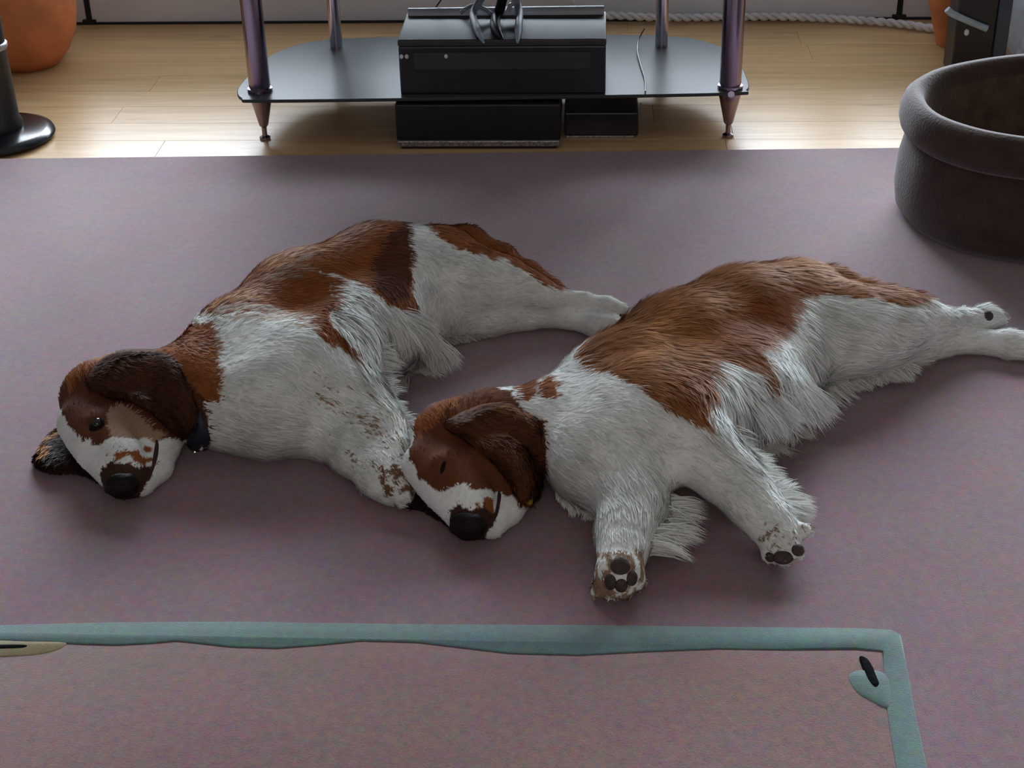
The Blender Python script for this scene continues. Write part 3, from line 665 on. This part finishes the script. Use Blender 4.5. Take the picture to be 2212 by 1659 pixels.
def build_dog(D):
    loc = P(*D['at'], RT); loc[2] = RT
    root = empty(D['name'], loc, D['label'], 'dog')
    pr = prims_from(D['chains'])
    V, Fq = nets(pr, 0.0042)
    body = np_mesh('body', V, Fq, M_['skin'], root)
    set_cols(body.data, coat_cols(V, D['coat'], D['white'], 4.0, D['seed']))
    # coat hair
    T = np.concatenate([Fq[:, [0, 1, 2]], Fq[:, [0, 2, 3]]])
    X, Nn = sample_tris(V, T, D['n'])
    Nn = grad(X, pr)
    ok = (X[:, 2] > FLOOR+0.004)
    X, Nn = X[ok], Nn[ok]; x, y = Q(X)
    bald = np.zeros(len(X), bool)
    for bx, by, br in D['bald']: bald |= (x-bx)**2+(y-by)**2 < br*br
    X, Nn, x, y = X[~bald], Nn[~bald], x[~bald], y[~bald]
    ln = np.full(len(X), 0.016)
    for poly, l in D['lens']: ln[inpoly(x, y, poly)] = l
    C = coat_cols(X, D['coat'], D['white'], 4.5, D['seed'])
    cell = 0.006+0.006*(ln > 0.02)+0.006*(ln > 0.035); cl = np.floor((X+0.3*cell[:, None]*np.stack([vnoise(X, 200, 60+i) for i in range(3)], 1))/cell[:, None]).astype(np.int64)
    lk = (cl[:, 0]*73856093) ^ (cl[:, 1]*19349663) ^ (cl[:, 2]*83492791)
    pl = (np.clip((ln-0.008)/0.03, 0.12, 0.6))[:, None]
    parts = [strands(X, Nn, flow_dirs(X, D['flow']), ln*(0.7+0.6*rng.random(len(X))), 0.0009, C, lift=0.24, wave=0.15, clump=0.20, lock=lk, pull=pl)]
    # feathering: locks that grow along a line of the body and hang past it
    for (x0, y0, z0), (x1, y1, z1), (dx, dy), l, cnt, colr in D['feather']:
        a, b = P(x0, y0, z0), P(x1, y1, z1); locks = max(4, int(np.linalg.norm(b-a)/0.0028))
        tl = (np.arange(locks)+rng.random(locks)*0.8)/locks
        k = rng.integers(0, locks, cnt); t = np.clip(tl[k], 0, 1)
        X = a+(b-a)*t[:, None]+rng.normal(size=(cnt, 3))*[0.004, 0.004, 0.004]
        s = sdf(X, pr); g = grad(X, pr); X = X-g*(s+0.001)[:, None]; X[:, 2] = np.maximum(X[:, 2], FLOOR+0.003)
        ang = rng.normal(size=locks)[k]*0.30+rng.normal(size=cnt)*0.10
        d0 = math.atan2(dy, dx)+ang; ll = (l*(0.45+0.8*rng.random(locks))[k])*(0.7+0.45*rng.random(cnt))
        d3 = np.cos(d0)[:, None]*EX+np.sin(d0)[:, None]*EY
        up = np.tile(np.array([0, -0.35, 0.94]), (cnt, 1))
        Cc = np.tile(np.array(colr), (cnt, 1))
        parts.append(strands(X, up, np.stack([np.cos(d0), np.sin(d0)], 1), ll, 0.0010, Cc, lift=0.10, wave=0.16, clump=0.08, grav=0.18, lock=k, pull=0.55))
    off = 0; VV = []; TT = []; CC = []
    for v, t, c in parts: VV.append(v); TT.append(t+off); CC.append(c); off += len(v)
    fur = np_mesh('fur', np.concatenate(VV), np.concatenate(TT), M_['fur'], root); set_cols(fur.data, np.concatenate(CC)); fur['kind'] = 'stuff'
    # ears
    for e in D['ears']:
        o, v, t = flap('ear', e['outline'], pr, e['th'], M_['skin'], root, ground=e.get('ground'), bulge=e.get('bulge', 0.006), sink=e.get('sink', 0.004))
        set_cols(o.data, coat_cols(v, e['coat'], e['base'], 3, 40))
        if e.get('label'): o['label'] = e['label']
        Xe, Ne = sample_tris(v, t, e['n']); x, y = Q(Xe)
        k = (Ne@(CP-loc) > -0.2); Xe, Ne = Xe[k], Ne[k]
        Ce = coat_cols(Xe, e['coat'], e['base'], 3, 41)
        fv, ft, fc = strands(Xe, Ne, flow_dirs(Xe, e['flow']), e['hair']*(0.7+0.6*rng.random(len(Xe))), 0.0009, Ce, lift=0.30, wave=0.25, clump=0.45, lock=np.floor(Xe/0.007).astype(np.int64)@np.array([7919, 104729, 1299709]), pull=0.7)
        f2 = np_mesh('ear_hair', fv, ft, M_['fur'], o); set_cols(f2.data, fc); f2['kind'] = 'stuff'
    # small features seated on the skin
    def blob(name, px, py, size, mt, ang=0, sink=0.4, seg=3, lump=0.0, label=None):
        import bmesh
        h = surf_hit(px, py, pr); g = grad(h[None], pr)[0]
        u = EX*math.cos(ang)+EY*math.sin(ang); u = u-g*(u@g); u /= np.linalg.norm(u); v = np.cross(g, u)
        bm = bmesh.new(); bmesh.ops.create_icosphere(bm, subdivisions=seg, radius=1)
        vs = np.array([q.co[:] for q in bm.verts]); fs = np.array([[w.index for w in f.verts] for f in bm.faces]); bm.free()
        if lump: vs = vs*(1+lump*vnoise(vs, 2.4, 3))[:, None]
        W = h+vs[:, :1]*size[0]*u+vs[:, 1:2]*size[1]*v+(vs[:, 2:]*size[2]-size[2]*sink+0.0)*g
        W[:, 2] = np.maximum(W[:, 2], FLOOR)
        o = np_mesh(name, W, fs, mt, root)
        if label: o['label'] = label
        return o
    for a in D['blobs']: blob(*a[:5], **a[5])
    for a in D['flaps']:
        o, v, t = flap(a['name'], a['outline'], pr, a['th'], M_[a['mat']], root, bulge=a.get('bulge', 0.001), sink=0.003, rings=4)
        if a.get('label'): o['label'] = a['label']
        for s in a.get('sub', []):
            h = surf_hit(s[1], s[2], pr); g = grad(h[None], pr)[0]
            mb = MB().tube([h+g*0.004, h+g*0.010], [s[3], s[3]*0.9], 18); so = mb.build(s[0], M_[s[4]]); autosmooth(so, 40); so.parent = o
    for a in D['claws']:
        p0, p1 = P(*a[0]), P(*a[1]); mb = MB().tube([p0, (p0+p1)/2+np.array([0, 0, 0.001]), p1], [0.0042, 0.0034, 0.001], 8)
        o = mb.build('claw', M_['claw'], root); autosmooth(o, 60)
    return pr

head1 = [(95, 870), (110, 740), (230, 720), (340, 730), (430, 770), (450, 950), (365, 946), (338, 952), (300, 948), (262, 942), (235, 951), (200, 960), (176, 947), (154, 925), (136, 900), (122, 880)]
neck1 = [(330, 752), (380, 705), (457, 696), (465, 740), (473, 800), (471, 872), (440, 862), (415, 840), (380, 800)]
saddle1 = [(385, 676), (380, 640), (480, 570), (600, 490), (700, 440), (790, 430), (870, 450), (876, 505), (887, 569), (892, 639), (912, 679), (924, 720), (918, 752), (904, 738), (887, 703), (860, 668), (827, 644), (790, 622), (747, 604), (705, 586), (690, 586), (712, 606), (720, 635), (722, 659), (710, 689), (722, 705), (745, 728), (790, 760), (768, 760), (735, 748), (700, 735), (676, 712), (655, 692), (600, 682), (540, 672), (500, 676), (460, 682)]
roan1 = [(450, 668), (520, 650), (600, 665), (670, 690), (700, 720), (640, 705), (560, 700), (500, 700), (450, 690)]
sheen1 = [(560, 600), (600, 566), (650, 545), (675, 570), (650, 600), (610, 612)]  # sheen on the saddle, painted into the coat as a paler patch
rump1 = [(900, 460), (1000, 440), (1130, 480), (1240, 600), (1200, 628), (1165, 606), (1120, 580), (1075, 556), (1016, 545), (976, 534), (946, 510), (912, 482)]
muz1 = [(222, 1012), (240, 998), (270, 1000), (300, 1012), (325, 1010), (326, 1035), (305, 1060), (300, 1090), (215, 1090)]
fr1 = [(225, 985), (330, 965), (335, 1010), (240, 1010)]
dog1 = dict(name='spaniel', at=(620, 870), seed=3, n=62000, white=WHITE,
  label='brown and white spaniel lying on its side at the left, eye open, navy collar',
  chains=[
   (0.045, 1, [(430, 830, 0.085, 0.072), (530, 760, 0.095, 0.088), (655, 672, 0.10, 0.10), (820, 605, 0.098, 0.098), (950, 585, 0.088, 0.085)]),
   (0.05, 1, [(480, 880, 0.075, 0.070), (575, 868, 0.085, 0.082), (700, 800, 0.085, 0.085), (800, 725, 0.08, 0.082), (890, 662, 0.07, 0.07), (960, 655, 0.065, 0.062)]),
   (0.04, 1, [(560, 790, 0.105, 0.085), (660, 810, 0.105, 0.075), (755, 862, 0.085, 0.052), (815, 925, 0.068, 0.037), (848, 985, 0.055, 0.031)]),
   (0.014, 1, [(848, 985, 0.055, 0.031), (866, 1040, 0.045, 0.026)]),
   (0.03, 1, [(600, 900, 0.07, 0.06), (700, 925, 0.05, 0.047), (765, 978, 0.045, 0.034), (818, 1030, 0.04, 0.028), (848, 1056, 0.036, 0.024)]),
   (0.006, 1, [(862, 1040, 0.045, 0.018), (876, 1072, 0.036, 0.013)]), (0.006, 1, [(850, 1056, 0.036, 0.018), (866, 1084, 0.026, 0.012)]), (0.006, 1, [(868, 1010, 0.052, 0.017), (886, 1038, 0.046, 0.012)]),
   (0.006, 1, [(1318, 706, 0.032, 0.018), (1330, 722, 0.026, 0.012)]), (0.006, 1, [(1322, 700, 0.034, 0.018), (1342, 704, 0.030, 0.012)]),
   (0.03, 1, [(955, 600, 0.095, 0.085), (1020, 614, 0.095, 0.066), (1090, 616, 0.09, 0.046), (1150, 632, 0.078, 0.030), (1195, 645, 0.066, 0.024)]),
   (0.012, 1, [(1195, 645, 0.066, 0.022), (1260, 652, 0.058, 0.017), (1310, 664, 0.053, 0.019), (1338, 670, 0.050, 0.016)]),
   (0.016, 1, [(960, 668, 0.055, 0.055), (1060, 686, 0.042, 0.033), (1140, 688, 0.033, 0.023)]),
   (0.012, 1, [(1140, 682, 0.035, 0.024), (1230, 688, 0.032, 0.019), (1290, 702, 0.032, 0.023), (1318, 706, 0.032, 0.022)]),
   (0.025, 1, [(930, 540, 0.09, 0.05), (1010, 533, 0.085, 0.036), (1080, 560, 0.07, 0.026), (1140, 592, 0.055, 0.02), (1200, 628, 0.045, 0.012)]),
   # head
   (0.035, 1, [(330, 850, 0.07, 0.068), (420, 850, 0.08, 0.078)]),
   (0.03, 1, [(222, 866, 0.078, 0.069), (272, 848, 0.075, 0.069)]),
   (0.02, 1, [(178, 915, 0.078, 0.040), (212, 965, 0.07, 0.038)]),
   (0.022, 1, [(228, 940, 0.065, 0.05), (258, 1000, 0.052, 0.038), (268, 1036, 0.045, 0.031)]),
   (0.022, 1, [(300, 925, 0.06, 0.050), (335, 960, 0.045, 0.036), (338, 1010, 0.032, 0.021), (312, 1050, 0.028, 0.014)]),
   (0.012, 1, [(208, 908, 0.108, 0.013), (222, 902, 0.106, 0.013)]),
   (0.006, -1, [(346, 985, 0.075, 0.003), (335, 1025, 0.062, 0.004), (312, 1058, 0.054, 0.004)]),
  ],
  coat=[(head1, DRED, ''), ([(128, 800), (150, 770), (215, 745), (250, 765), (200, 800), (150, 850)], RED, ''), ([(228, 890), (262, 872), (300, 900), (352, 942), (338, 953), (262, 944), (238, 950)], TAN, ''),
        ([(95, 860), (122, 872), (140, 905), (160, 932), (182, 952), (205, 964), (238, 955), (262, 946), (338, 954), (400, 948), (410, 1090), (215, 1090), (150, 990), (100, 950)], WHITE, ''),
        (fr1, RED, 'roan'), (muz1, DARK, ''), (neck1, RED, ''), (saddle1, RED, ''),
        ([(880, 450), (884, 560), (884, 640), (850, 650), (800, 620), (800, 560), (840, 500)], DRED, ''), (sheen1, TAN, 'roan'),
        ([(400, 668), (440, 640), (520, 625), (570, 640), (560, 662), (500, 672)], ORG, 'roan'),
        ([(740, 520), (640, 560), (560, 600), (600, 520), (700, 470)], ORG, 'roan'), (roan1, CREAM, 'roan'), (rump1, RED, ''),
        ([(680, 800), (830, 860), (880, 960), (870, 1080), (760, 1000), (680, 900)], TAN, 'fleck'), ([(815, 1010), (860, 985), (895, 1000), (895, 1100), (840, 1095)], (0.16, 0.09, 0.05), 'roan')],
  lens=[(saddle1, 0.018), ([(680, 600), (760, 600), (900, 720), (920, 860), (800, 860)], 0.045), ([(480, 880), (720, 900), (720, 1000), (480, 1000)], 0.028), (head1, 0.012), ([(95, 860), (400, 948), (410, 1090), (100, 1090)], 0.007),
        ([(820, 980), (900, 980), (900, 1100), (780, 1060)], 0.010), ([(1180, 620), (1360, 640), (1360, 740), (1180, 740)], 0.009)],
  flow=[(200, 870, -0.3, -1), (250, 1000, 0.2, -1), (330, 950, 0.8, -0.6), (430, 780, 1, 0.5), (430, 950, 1, 0.3), (520, 720, 1, -0.2), (550, 900, 1, 0.5), (650, 620, 1, -0.2), (750, 680, 0.6, 1), (700, 820, 0.8, 0.6), (830, 540, 1, -0.1), (850, 750, 0.4, 1), (900, 620, 0.5, 1), (960, 560, 1, 0.5), (980, 660, 0.5, 1), (1050, 540, 1, 0.6), (1100, 640, 1, 0.3), (1250, 670, 1, 0.2), (780, 900, 0.7, 0.7), (850, 1040, 0.5, 1)],
  bald=[(262, 1055, 20), (212, 915, 15)],
  feather=[((760, 800, 0.04), (860, 800, 0.03), (0.45, 1), 0.07, 1500, (0.62, 0.62, 0.58)), ((740, 770, 0.04), (880, 750, 0.04), (0.45, 1), 0.075, 2200, (0.62, 0.62, 0.58)), ((800, 700, 0.12), (900, 720, 0.08), (0.35, 1), 0.085, 2400, (0.62, 0.62, 0.58)), ((890, 730, 0.04), (940, 735, 0.03), (0.4, 1), 0.045, 500, (0.45, 0.44, 0.41)),
           ((820, 860, 0.07), (868, 960, 0.05), (1, 0.1), 0.035, 900, WHITE), ((760, 770, 0.1), (830, 850, 0.07), (1, -0.1), 0.035, 500, WHITE),
           ((500, 955, 0.02), (690, 960, 0.02), (0.8, 0.5), 0.03, 900, WHITE), ((950, 735, 0.02), (1060, 715, 0.02), (0.8, 0.4), 0.025, 500, (0.5, 0.49, 0.46)), ((1100, 570, 0.06), (1200, 622, 0.05), (1, 0.4), 0.03, 500, RED)],
  ears=[dict(outline=[(186, 832), (200, 795), (232, 768), (285, 760), (340, 763), (376, 782), (400, 822), (422, 868), (430, 905), (420, 938), (396, 948), (368, 934), (335, 900), (290, 872), (232, 858)], th=0.010, bulge=0.007, base=(0.085, 0.034, 0.019), coat=[([(280, 755), (380, 765), (385, 795), (340, 776), (280, 772)], (0.24, 0.12, 0.06), 'roan')], n=11000, hair=0.019,
             flow=[(220, 800, 1, 0.2), (300, 800, 1, 0.7), (400, 900, 0.4, 1), (350, 900, 0.8, 0.8)]),
        dict(outline=[(150, 925), (116, 934), (92, 960), (74, 990), (84, 1012), (118, 1020), (160, 1018), (205, 1034), (222, 1024), (205, 985), (180, 950)], ground=0.020, sink=0.006, th=0.012, bulge=0.008, base=(0.032, 0.015, 0.009), coat=[([(90, 960), (120, 925), (140, 930), (110, 975), (80, 990)], ORG, 'roan')], n=5000, hair=0.019,
             flow=[(120, 950, -0.7, 1), (90, 1000, -0.3, 1), (180, 1010, 0.4, 1)])],
  blobs=[('nose', 264, 1050, (0.026, 0.020, 0.012), M_['nose'], dict(ang=0.1, sink=0.3, lump=0.12)),
         ('eyelid', 209, 918, (0.011, 0.015, 0.0045), M_['lid'], dict(ang=0.35, sink=0.2)),
         ('eye', 211, 914, (0.0068, 0.009, 0.0075), M_['eye'], dict(ang=0.35, sink=-0.05)),
         ('paw_pad', 1346, 686, (0.010, 0.012, 0.005), M_['pad'], dict(sink=0.3))],
  flaps=[dict(name='mouth_line', outline=[(336, 950), (343, 958), (340, 992), (324, 1034), (314, 1058), (309, 1054), (318, 1030), (333, 990)], th=0.0006, mat='lip'),
   dict(name='collar', outline=[(424, 872), (436, 890), (450, 930), (456, 962), (440, 974), (412, 972), (402, 950), (408, 910)], th=0.007, mat='collar', label='navy blue collar', sub=[('tag_disc', 424, 966, 0.007, 'steel'), ('tag_ring', 438, 962, 0.004, 'steel')])],
  claws=[((862, 1078, 0.03), (872, 1090, 0.018)), ((878, 1066, 0.035), (888, 1080, 0.022)), ((1340, 702, 0.03), (1350, 712, 0.02)), ((1346, 664, 0.05), (1356, 668, 0.045))])

head2 = [(896, 918), (880, 890), (960, 840), (1060, 830), (1100, 845), (1118, 872), (1140, 892), (1172, 905), (1180, 1030), (1140, 1075), (1111, 1070), (1070, 1062), (1030, 1059), (1008, 1046), (981, 1051), (948, 1063), (916, 1041), (894, 1010), (886, 980)]
saddle2 = [(1235, 770), (1330, 670), (1440, 600), (1560, 540), (1700, 520), (1820, 560), (2010, 610), (2005, 640), (1946, 655), (1874, 646), (1827, 641), (1760, 631), (1722, 637), (1708, 683), (1684, 716), (1660, 745), (1636, 752), (1655, 778), (1675, 812), (1690, 855), (1672, 835), (1640, 805), (1600, 782), (1541, 775), (1531, 807), (1545, 845), (1522, 873), (1508, 915), (1480, 900), (1427, 873), (1369, 835), (1322, 807), (1269, 807)]
muz2 = [(972, 1128), (972, 1105), (985, 1090), (1002, 1098), (1020, 1105), (1045, 1095), (1062, 1108), (1070, 1130), (1050, 1160), (1040, 1180), (965, 1180)]
WH2 = (0.80, 0.82, 0.78)
dog2 = dict(name='spaniel', at=(1500, 900), seed=23, n=68000, white=WH2,
  label='chestnut and white spaniel asleep on its side at the right, both front legs stretched out',
  chains=[
   (0.045, 1, [(1235, 905, 0.08, 0.075), (1345, 850, 0.095, 0.092), (1470, 772, 0.10, 0.10), (1600, 712, 0.10, 0.10), (1715, 668, 0.09, 0.088)]),
   (0.05, 1, [(1272, 962, 0.08, 0.078), (1350, 962, 0.085, 0.085), (1480, 905, 0.085, 0.085), (1600, 848, 0.08, 0.08), (1690, 775, 0.07, 0.07), (1760, 740, 0.065, 0.06)]),
   (0.035, 1, [(1370, 890, 0.115, 0.08), (1450, 915, 0.115, 0.062), (1515, 972, 0.10, 0.048), (1575, 1030, 0.082, 0.038), (1630, 1090, 0.066, 0.032), (1668, 1132, 0.055, 0.033)]),
   (0.014, 1, [(1668, 1132, 0.055, 0.033), (1682, 1165, 0.048, 0.030)]),
   (0.008, 1, [(1700, 1150, 0.052, 0.017), (1738, 1146, 0.058, 0.011)]),
   (0.006, 1, [(1690, 1170, 0.05, 0.017), (1716, 1190, 0.045, 0.013)]), (0.006, 1, [(1680, 1175, 0.045, 0.017), (1690, 1203, 0.036, 0.013)]), (0.006, 1, [(1668, 1170, 0.04, 0.016), (1662, 1200, 0.032, 0.012)]),
   (0.035, 1, [(1290, 1000, 0.075, 0.07), (1350, 1045, 0.065, 0.055), (1365, 1095, 0.06, 0.045), (1350, 1150, 0.055, 0.035), (1345, 1190, 0.052, 0.033)]),
   (0.014, 1, [(1345, 1190, 0.052, 0.033), (1337, 1236, 0.046, 0.034)]),
   (0.007, 1, [(1318, 1240, 0.042, 0.018), (1290, 1278, 0.024, 0.010)]), (0.006, 1, [(1330, 1250, 0.04, 0.018), (1320, 1276, 0.028, 0.014)]), (0.006, 1, [(1350, 1250, 0.042, 0.018), (1350, 1274, 0.03, 0.014)]), (0.006, 1, [(1368, 1236, 0.046, 0.016), (1376, 1256, 0.036, 0.013)]),
   (0.035, 1, [(1730, 690, 0.095, 0.085), (1830, 718, 0.09, 0.076), (1910, 708, 0.085, 0.064), (1970, 700, 0.078, 0.045), (2025, 702, 0.07, 0.034)]),
   (0.012, 1, [(2025, 702, 0.07, 0.031), (2080, 696, 0.062, 0.022), (2128, 686, 0.056, 0.022), (2150, 688, 0.052, 0.018)]),
   (0.016, 1, [(1860, 760, 0.055, 0.05), (1960, 752, 0.046, 0.036), (2030, 742, 0.038, 0.027)]),
   (0.012, 1, [(2030, 738, 0.04, 0.027), (2110, 738, 0.033, 0.021), (2180, 745, 0.033, 0.026), (2222, 750, 0.033, 0.025)]),
   (0.025, 1, [(1730, 620, 0.10, 0.042), (1795, 618, 0.09, 0.030), (1870, 642, 0.085, 0.024), (1950, 655, 0.075, 0.016)]),
   (0.03, 1, [(1090, 930, 0.07, 0.066), (1200, 925, 0.08, 0.075)]),
   (0.03, 1, [(978, 955, 0.078, 0.066), (1045, 938, 0.075, 0.066)]),
   (0.02, 1, [(922, 1005, 0.076, 0.038), (962, 1052, 0.068, 0.036)]),
   (0.022, 1, [(985, 1035, 0.065, 0.05), (1012, 1090, 0.052, 0.037), (1020, 1122, 0.045, 0.031)]),
   (0.022, 1, [(1070, 1020, 0.06, 0.050), (1098, 1055, 0.045, 0.034), (1095, 1100, 0.032, 0.021), (1068, 1142, 0.028, 0.014)]),
   (0.012, 1, [(950, 1000, 0.106, 0.011), (968, 996, 0.106, 0.011)]),
   (0.006, -1, [(1092, 1072, 0.075, 0.003), (1085, 1105, 0.062, 0.004), (1060, 1142, 0.054, 0.004)]),
  ],
  coat=[(head2, (0.13, 0.045, 0.020), ''), ([(890, 905), (940, 870), (1000, 855), (960, 900), (905, 950)], RED, ''),
        ([(860, 930), (896, 915), (884, 945), (883, 985), (893, 1012), (914, 1043), (948, 1065), (981, 1053), (1008, 1048), (1030, 1061), (1070, 1064), (1111, 1072), (1135, 1080), (1120, 1190), (960, 1190), (850, 1080)], WH2, ''),
        ([(1025, 1085), (1060, 1075), (1080, 1090), (1075, 1120), (1040, 1110)], RED, 'roan'), (muz2, DARK, ''),
        ([(1108, 842), (1112, 815), (1140, 805), (1158, 818), (1156, 845), (1142, 866), (1122, 862)], RED, ''), ([(1162, 822), (1180, 810), (1200, 826), (1203, 858), (1180, 864), (1162, 848)], RED, ''),
        (saddle2, (0.32, 0.13, 0.045), ''), ([(1380, 700), (1480, 640), (1560, 620), (1520, 720), (1440, 780), (1340, 790)], ORG, 'roan'),  # golden tan puts the saddle's gloss highlights into the coat colour
        ([(1520, 800), (1530, 760), (1560, 700), (1620, 640), (1700, 600), (1715, 650), (1690, 700), (1640, 745), (1560, 760)], RED, ''), ([(1620, 560), (1740, 545), (1800, 590), (1850, 620), (1780, 610), (1700, 590)], ORG, 'roan'), ([(1420, 800), (1520, 790), (1535, 850), (1510, 900), (1440, 860)], RED, 'roan'),
        ([(1620, 1130), (1780, 1120), (1780, 1240), (1620, 1230)], TAN, 'fleck'), ([(1270, 1195), (1400, 1185), (1400, 1300), (1260, 1300)], TAN, 'roan')],
  lens=[(saddle2, 0.030), ([(1540, 770), (1760, 770), (1820, 860), (1600, 1020), (1500, 920)], 0.05), ([(1720, 640), (1990, 660), (1990, 820), (1760, 820)], 0.032), ([(1180, 960), (1420, 1000), (1460, 1120), (1200, 1100)], 0.028), (head2, 0.012), ([(860, 930), (1135, 1080), (1120, 1190), (850, 1190)], 0.007),
        ([(1600, 1120), (1790, 1120), (1790, 1240), (1600, 1240)], 0.010), ([(1270, 1170), (1400, 1170), (1400, 1300), (1270, 1300)], 0.010)],
  flow=[(950, 960, -0.3, -1), (1010, 1100, 0.2, -1), (1080, 1050, 0.8, -0.6), (1220, 850, 1, 0.3), (1220, 980, 0.8, 0.8), (1320, 780, 1, 0.2), (1450, 700, 0.9, 0.1), (1450, 820, 0.6, 0.5), (1400, 900, 0.8, 0.6), (1560, 640, 1, 0), (1600, 740, 0.8, 0.5), (1560, 860, 0.5, 1), (1660, 850, 0.6, 1), (1700, 600, 1, 0.1), (1740, 700, 0.8, 0.7), (1850, 720, 0.9, 0.5), (1900, 640, 1, 0.1), (2100, 700, 1, 0.1), (1600, 1080, 0.7, 0.8), (1340, 1130, -0.1, 1), (1300, 1040, 0.3, 1)],
  bald=[(1012, 1138, 22), (958, 1010, 9), (1338, 1240, 34)],
  feather=[((1510, 930, 0.05), (1680, 890, 0.04), (0.3, 1), 0.085, 2600, (0.72, 0.73, 0.70)), ((1560, 880, 0.1), (1700, 820, 0.08), (0.45, 1), 0.08, 2400, (0.74, 0.75, 0.72)), ((1680, 850, 0.05), (1770, 800, 0.04), (0.8, 0.6), 0.06, 1200, (0.72, 0.73, 0.70)),
           ((1580, 1000, 0.08), (1690, 1115, 0.055), (1, -0.1), 0.055, 1700, WH2), ((1500, 930, 0.1), (1600, 1010, 0.08), (1, 0.2), 0.05, 900, WH2),
           ((1400, 1060, 0.05), (1380, 1170, 0.05), (1, 0.1), 0.06, 1500, WH2), ((1210, 1060, 0.03), (1300, 1090, 0.03), (0.5, 1), 0.03, 700, WH2),
           ((1780, 800, 0.04), (1960, 790, 0.04), (0.8, 0.6), 0.035, 1400, (0.72, 0.73, 0.70)), ((1850, 645, 0.09), (2000, 655, 0.08), (1, -0.1), 0.04, 900, (0.36, 0.20, 0.10)), ((1960, 660, 0.08), (2080, 675, 0.07), (1, 0.0), 0.03, 600, WH2), ((1740, 570, 0.12), (1860, 625, 0.1), (1, 0.5), 0.03, 500, (0.36, 0.17, 0.07))],
  ears=[dict(outline=[(956, 920), (975, 902), (1010, 885), (1050, 872), (1095, 872), (1130, 890), (1160, 905), (1172, 950), (1174, 1020), (1165, 1070), (1142, 1088), (1118, 1080), (1098, 1040), (1060, 995), (1005, 952)], th=0.010, bulge=0.007, base=(0.12, 0.045, 0.02), coat=[([(1060, 868), (1140, 888), (1135, 925), (1115, 900), (1060, 886)], (0.24, 0.11, 0.05), 'roan'), ([(1130, 900), (1180, 900), (1180, 960), (1140, 940)], DARK, 'roan')], n=11000, hair=0.020,
             flow=[(980, 920, 1, 0.2), (1060, 920, 1, 0.7), (1150, 1000, 0.2, 1), (1100, 1000, 0.7, 0.9)]),
        dict(outline=[(905, 1020), (880, 1040), (868, 1072), (880, 1094), (912, 1102), (945, 1118), (972, 1128), (975, 1090), (940, 1050)], ground=0.018, sink=0.005, th=0.009, bulge=0.006, base=(0.035, 0.016, 0.012), coat=[], n=3500, hair=0.019,
             flow=[(900, 1050, -0.5, 1), (950, 1100, 0.2, 1)])],
  blobs=[('nose', 1010, 1138, (0.027, 0.021, 0.012), M_['nose'], dict(ang=0.1, sink=0.3, lump=0.12)),
         ('eyelid', 957, 1010, (0.0035, 0.012, 0.002), M_['lid'], dict(ang=0.25, sink=0.2)),
         ('paw_pad', 1340, 1222, (0.014, 0.013, 0.004), M_['pad'], dict(sink=0.2)), ('paw_pad', 1318, 1258, (0.009, 0.012, 0.005), M_['pad'], dict(sink=0.2)), ('paw_pad', 1342, 1266, (0.009, 0.011, 0.005), M_['pad'], dict(sink=0.2)), ('paw_pad', 1366, 1250, (0.009, 0.011, 0.005), M_['pad'], dict(sink=0.2)),
         ('paw_pad', 1692, 1205, (0.015, 0.010, 0.005), M_['pad'], dict(sink=0.3)), ('paw_pad', 1725, 1188, (0.010, 0.009, 0.005), M_['pad'], dict(sink=0.3)), ('paw_pad', 1664, 1204, (0.008, 0.008, 0.005), M_['pad'], dict(sink=0.3)),
         ('paw_pad', 2136, 682, (0.010, 0.009, 0.005), M_['pad'], dict(sink=0.3))],
  flaps=[dict(name='mouth_line', outline=[(1076, 1060), (1083, 1068), (1080, 1090), (1074, 1116), (1058, 1142), (1052, 1136), (1067, 1112), (1073, 1086)], th=0.0006, mat='lip'),
   dict(name='collar_tag', outline=[(1128, 1078), (1140, 1074), (1150, 1080), (1148, 1092), (1136, 1096), (1126, 1090)], th=0.005, mat='yellow', label='small yellow collar tag')],
  claws=[((1284, 1284, 0.02), (1282, 1298, 0.014)), ((1318, 1284, 0.02), (1316, 1296, 0.014)), ((1352, 1282, 0.022), (1352, 1294, 0.016)), ((1740, 1148, 0.058), (1756, 1142, 0.056)), ((1718, 1198, 0.04), (1728, 1208, 0.03)), ((1690, 1210, 0.032), (1692, 1222, 0.024))])
build_dog(dog1)
build_dog(dog2)
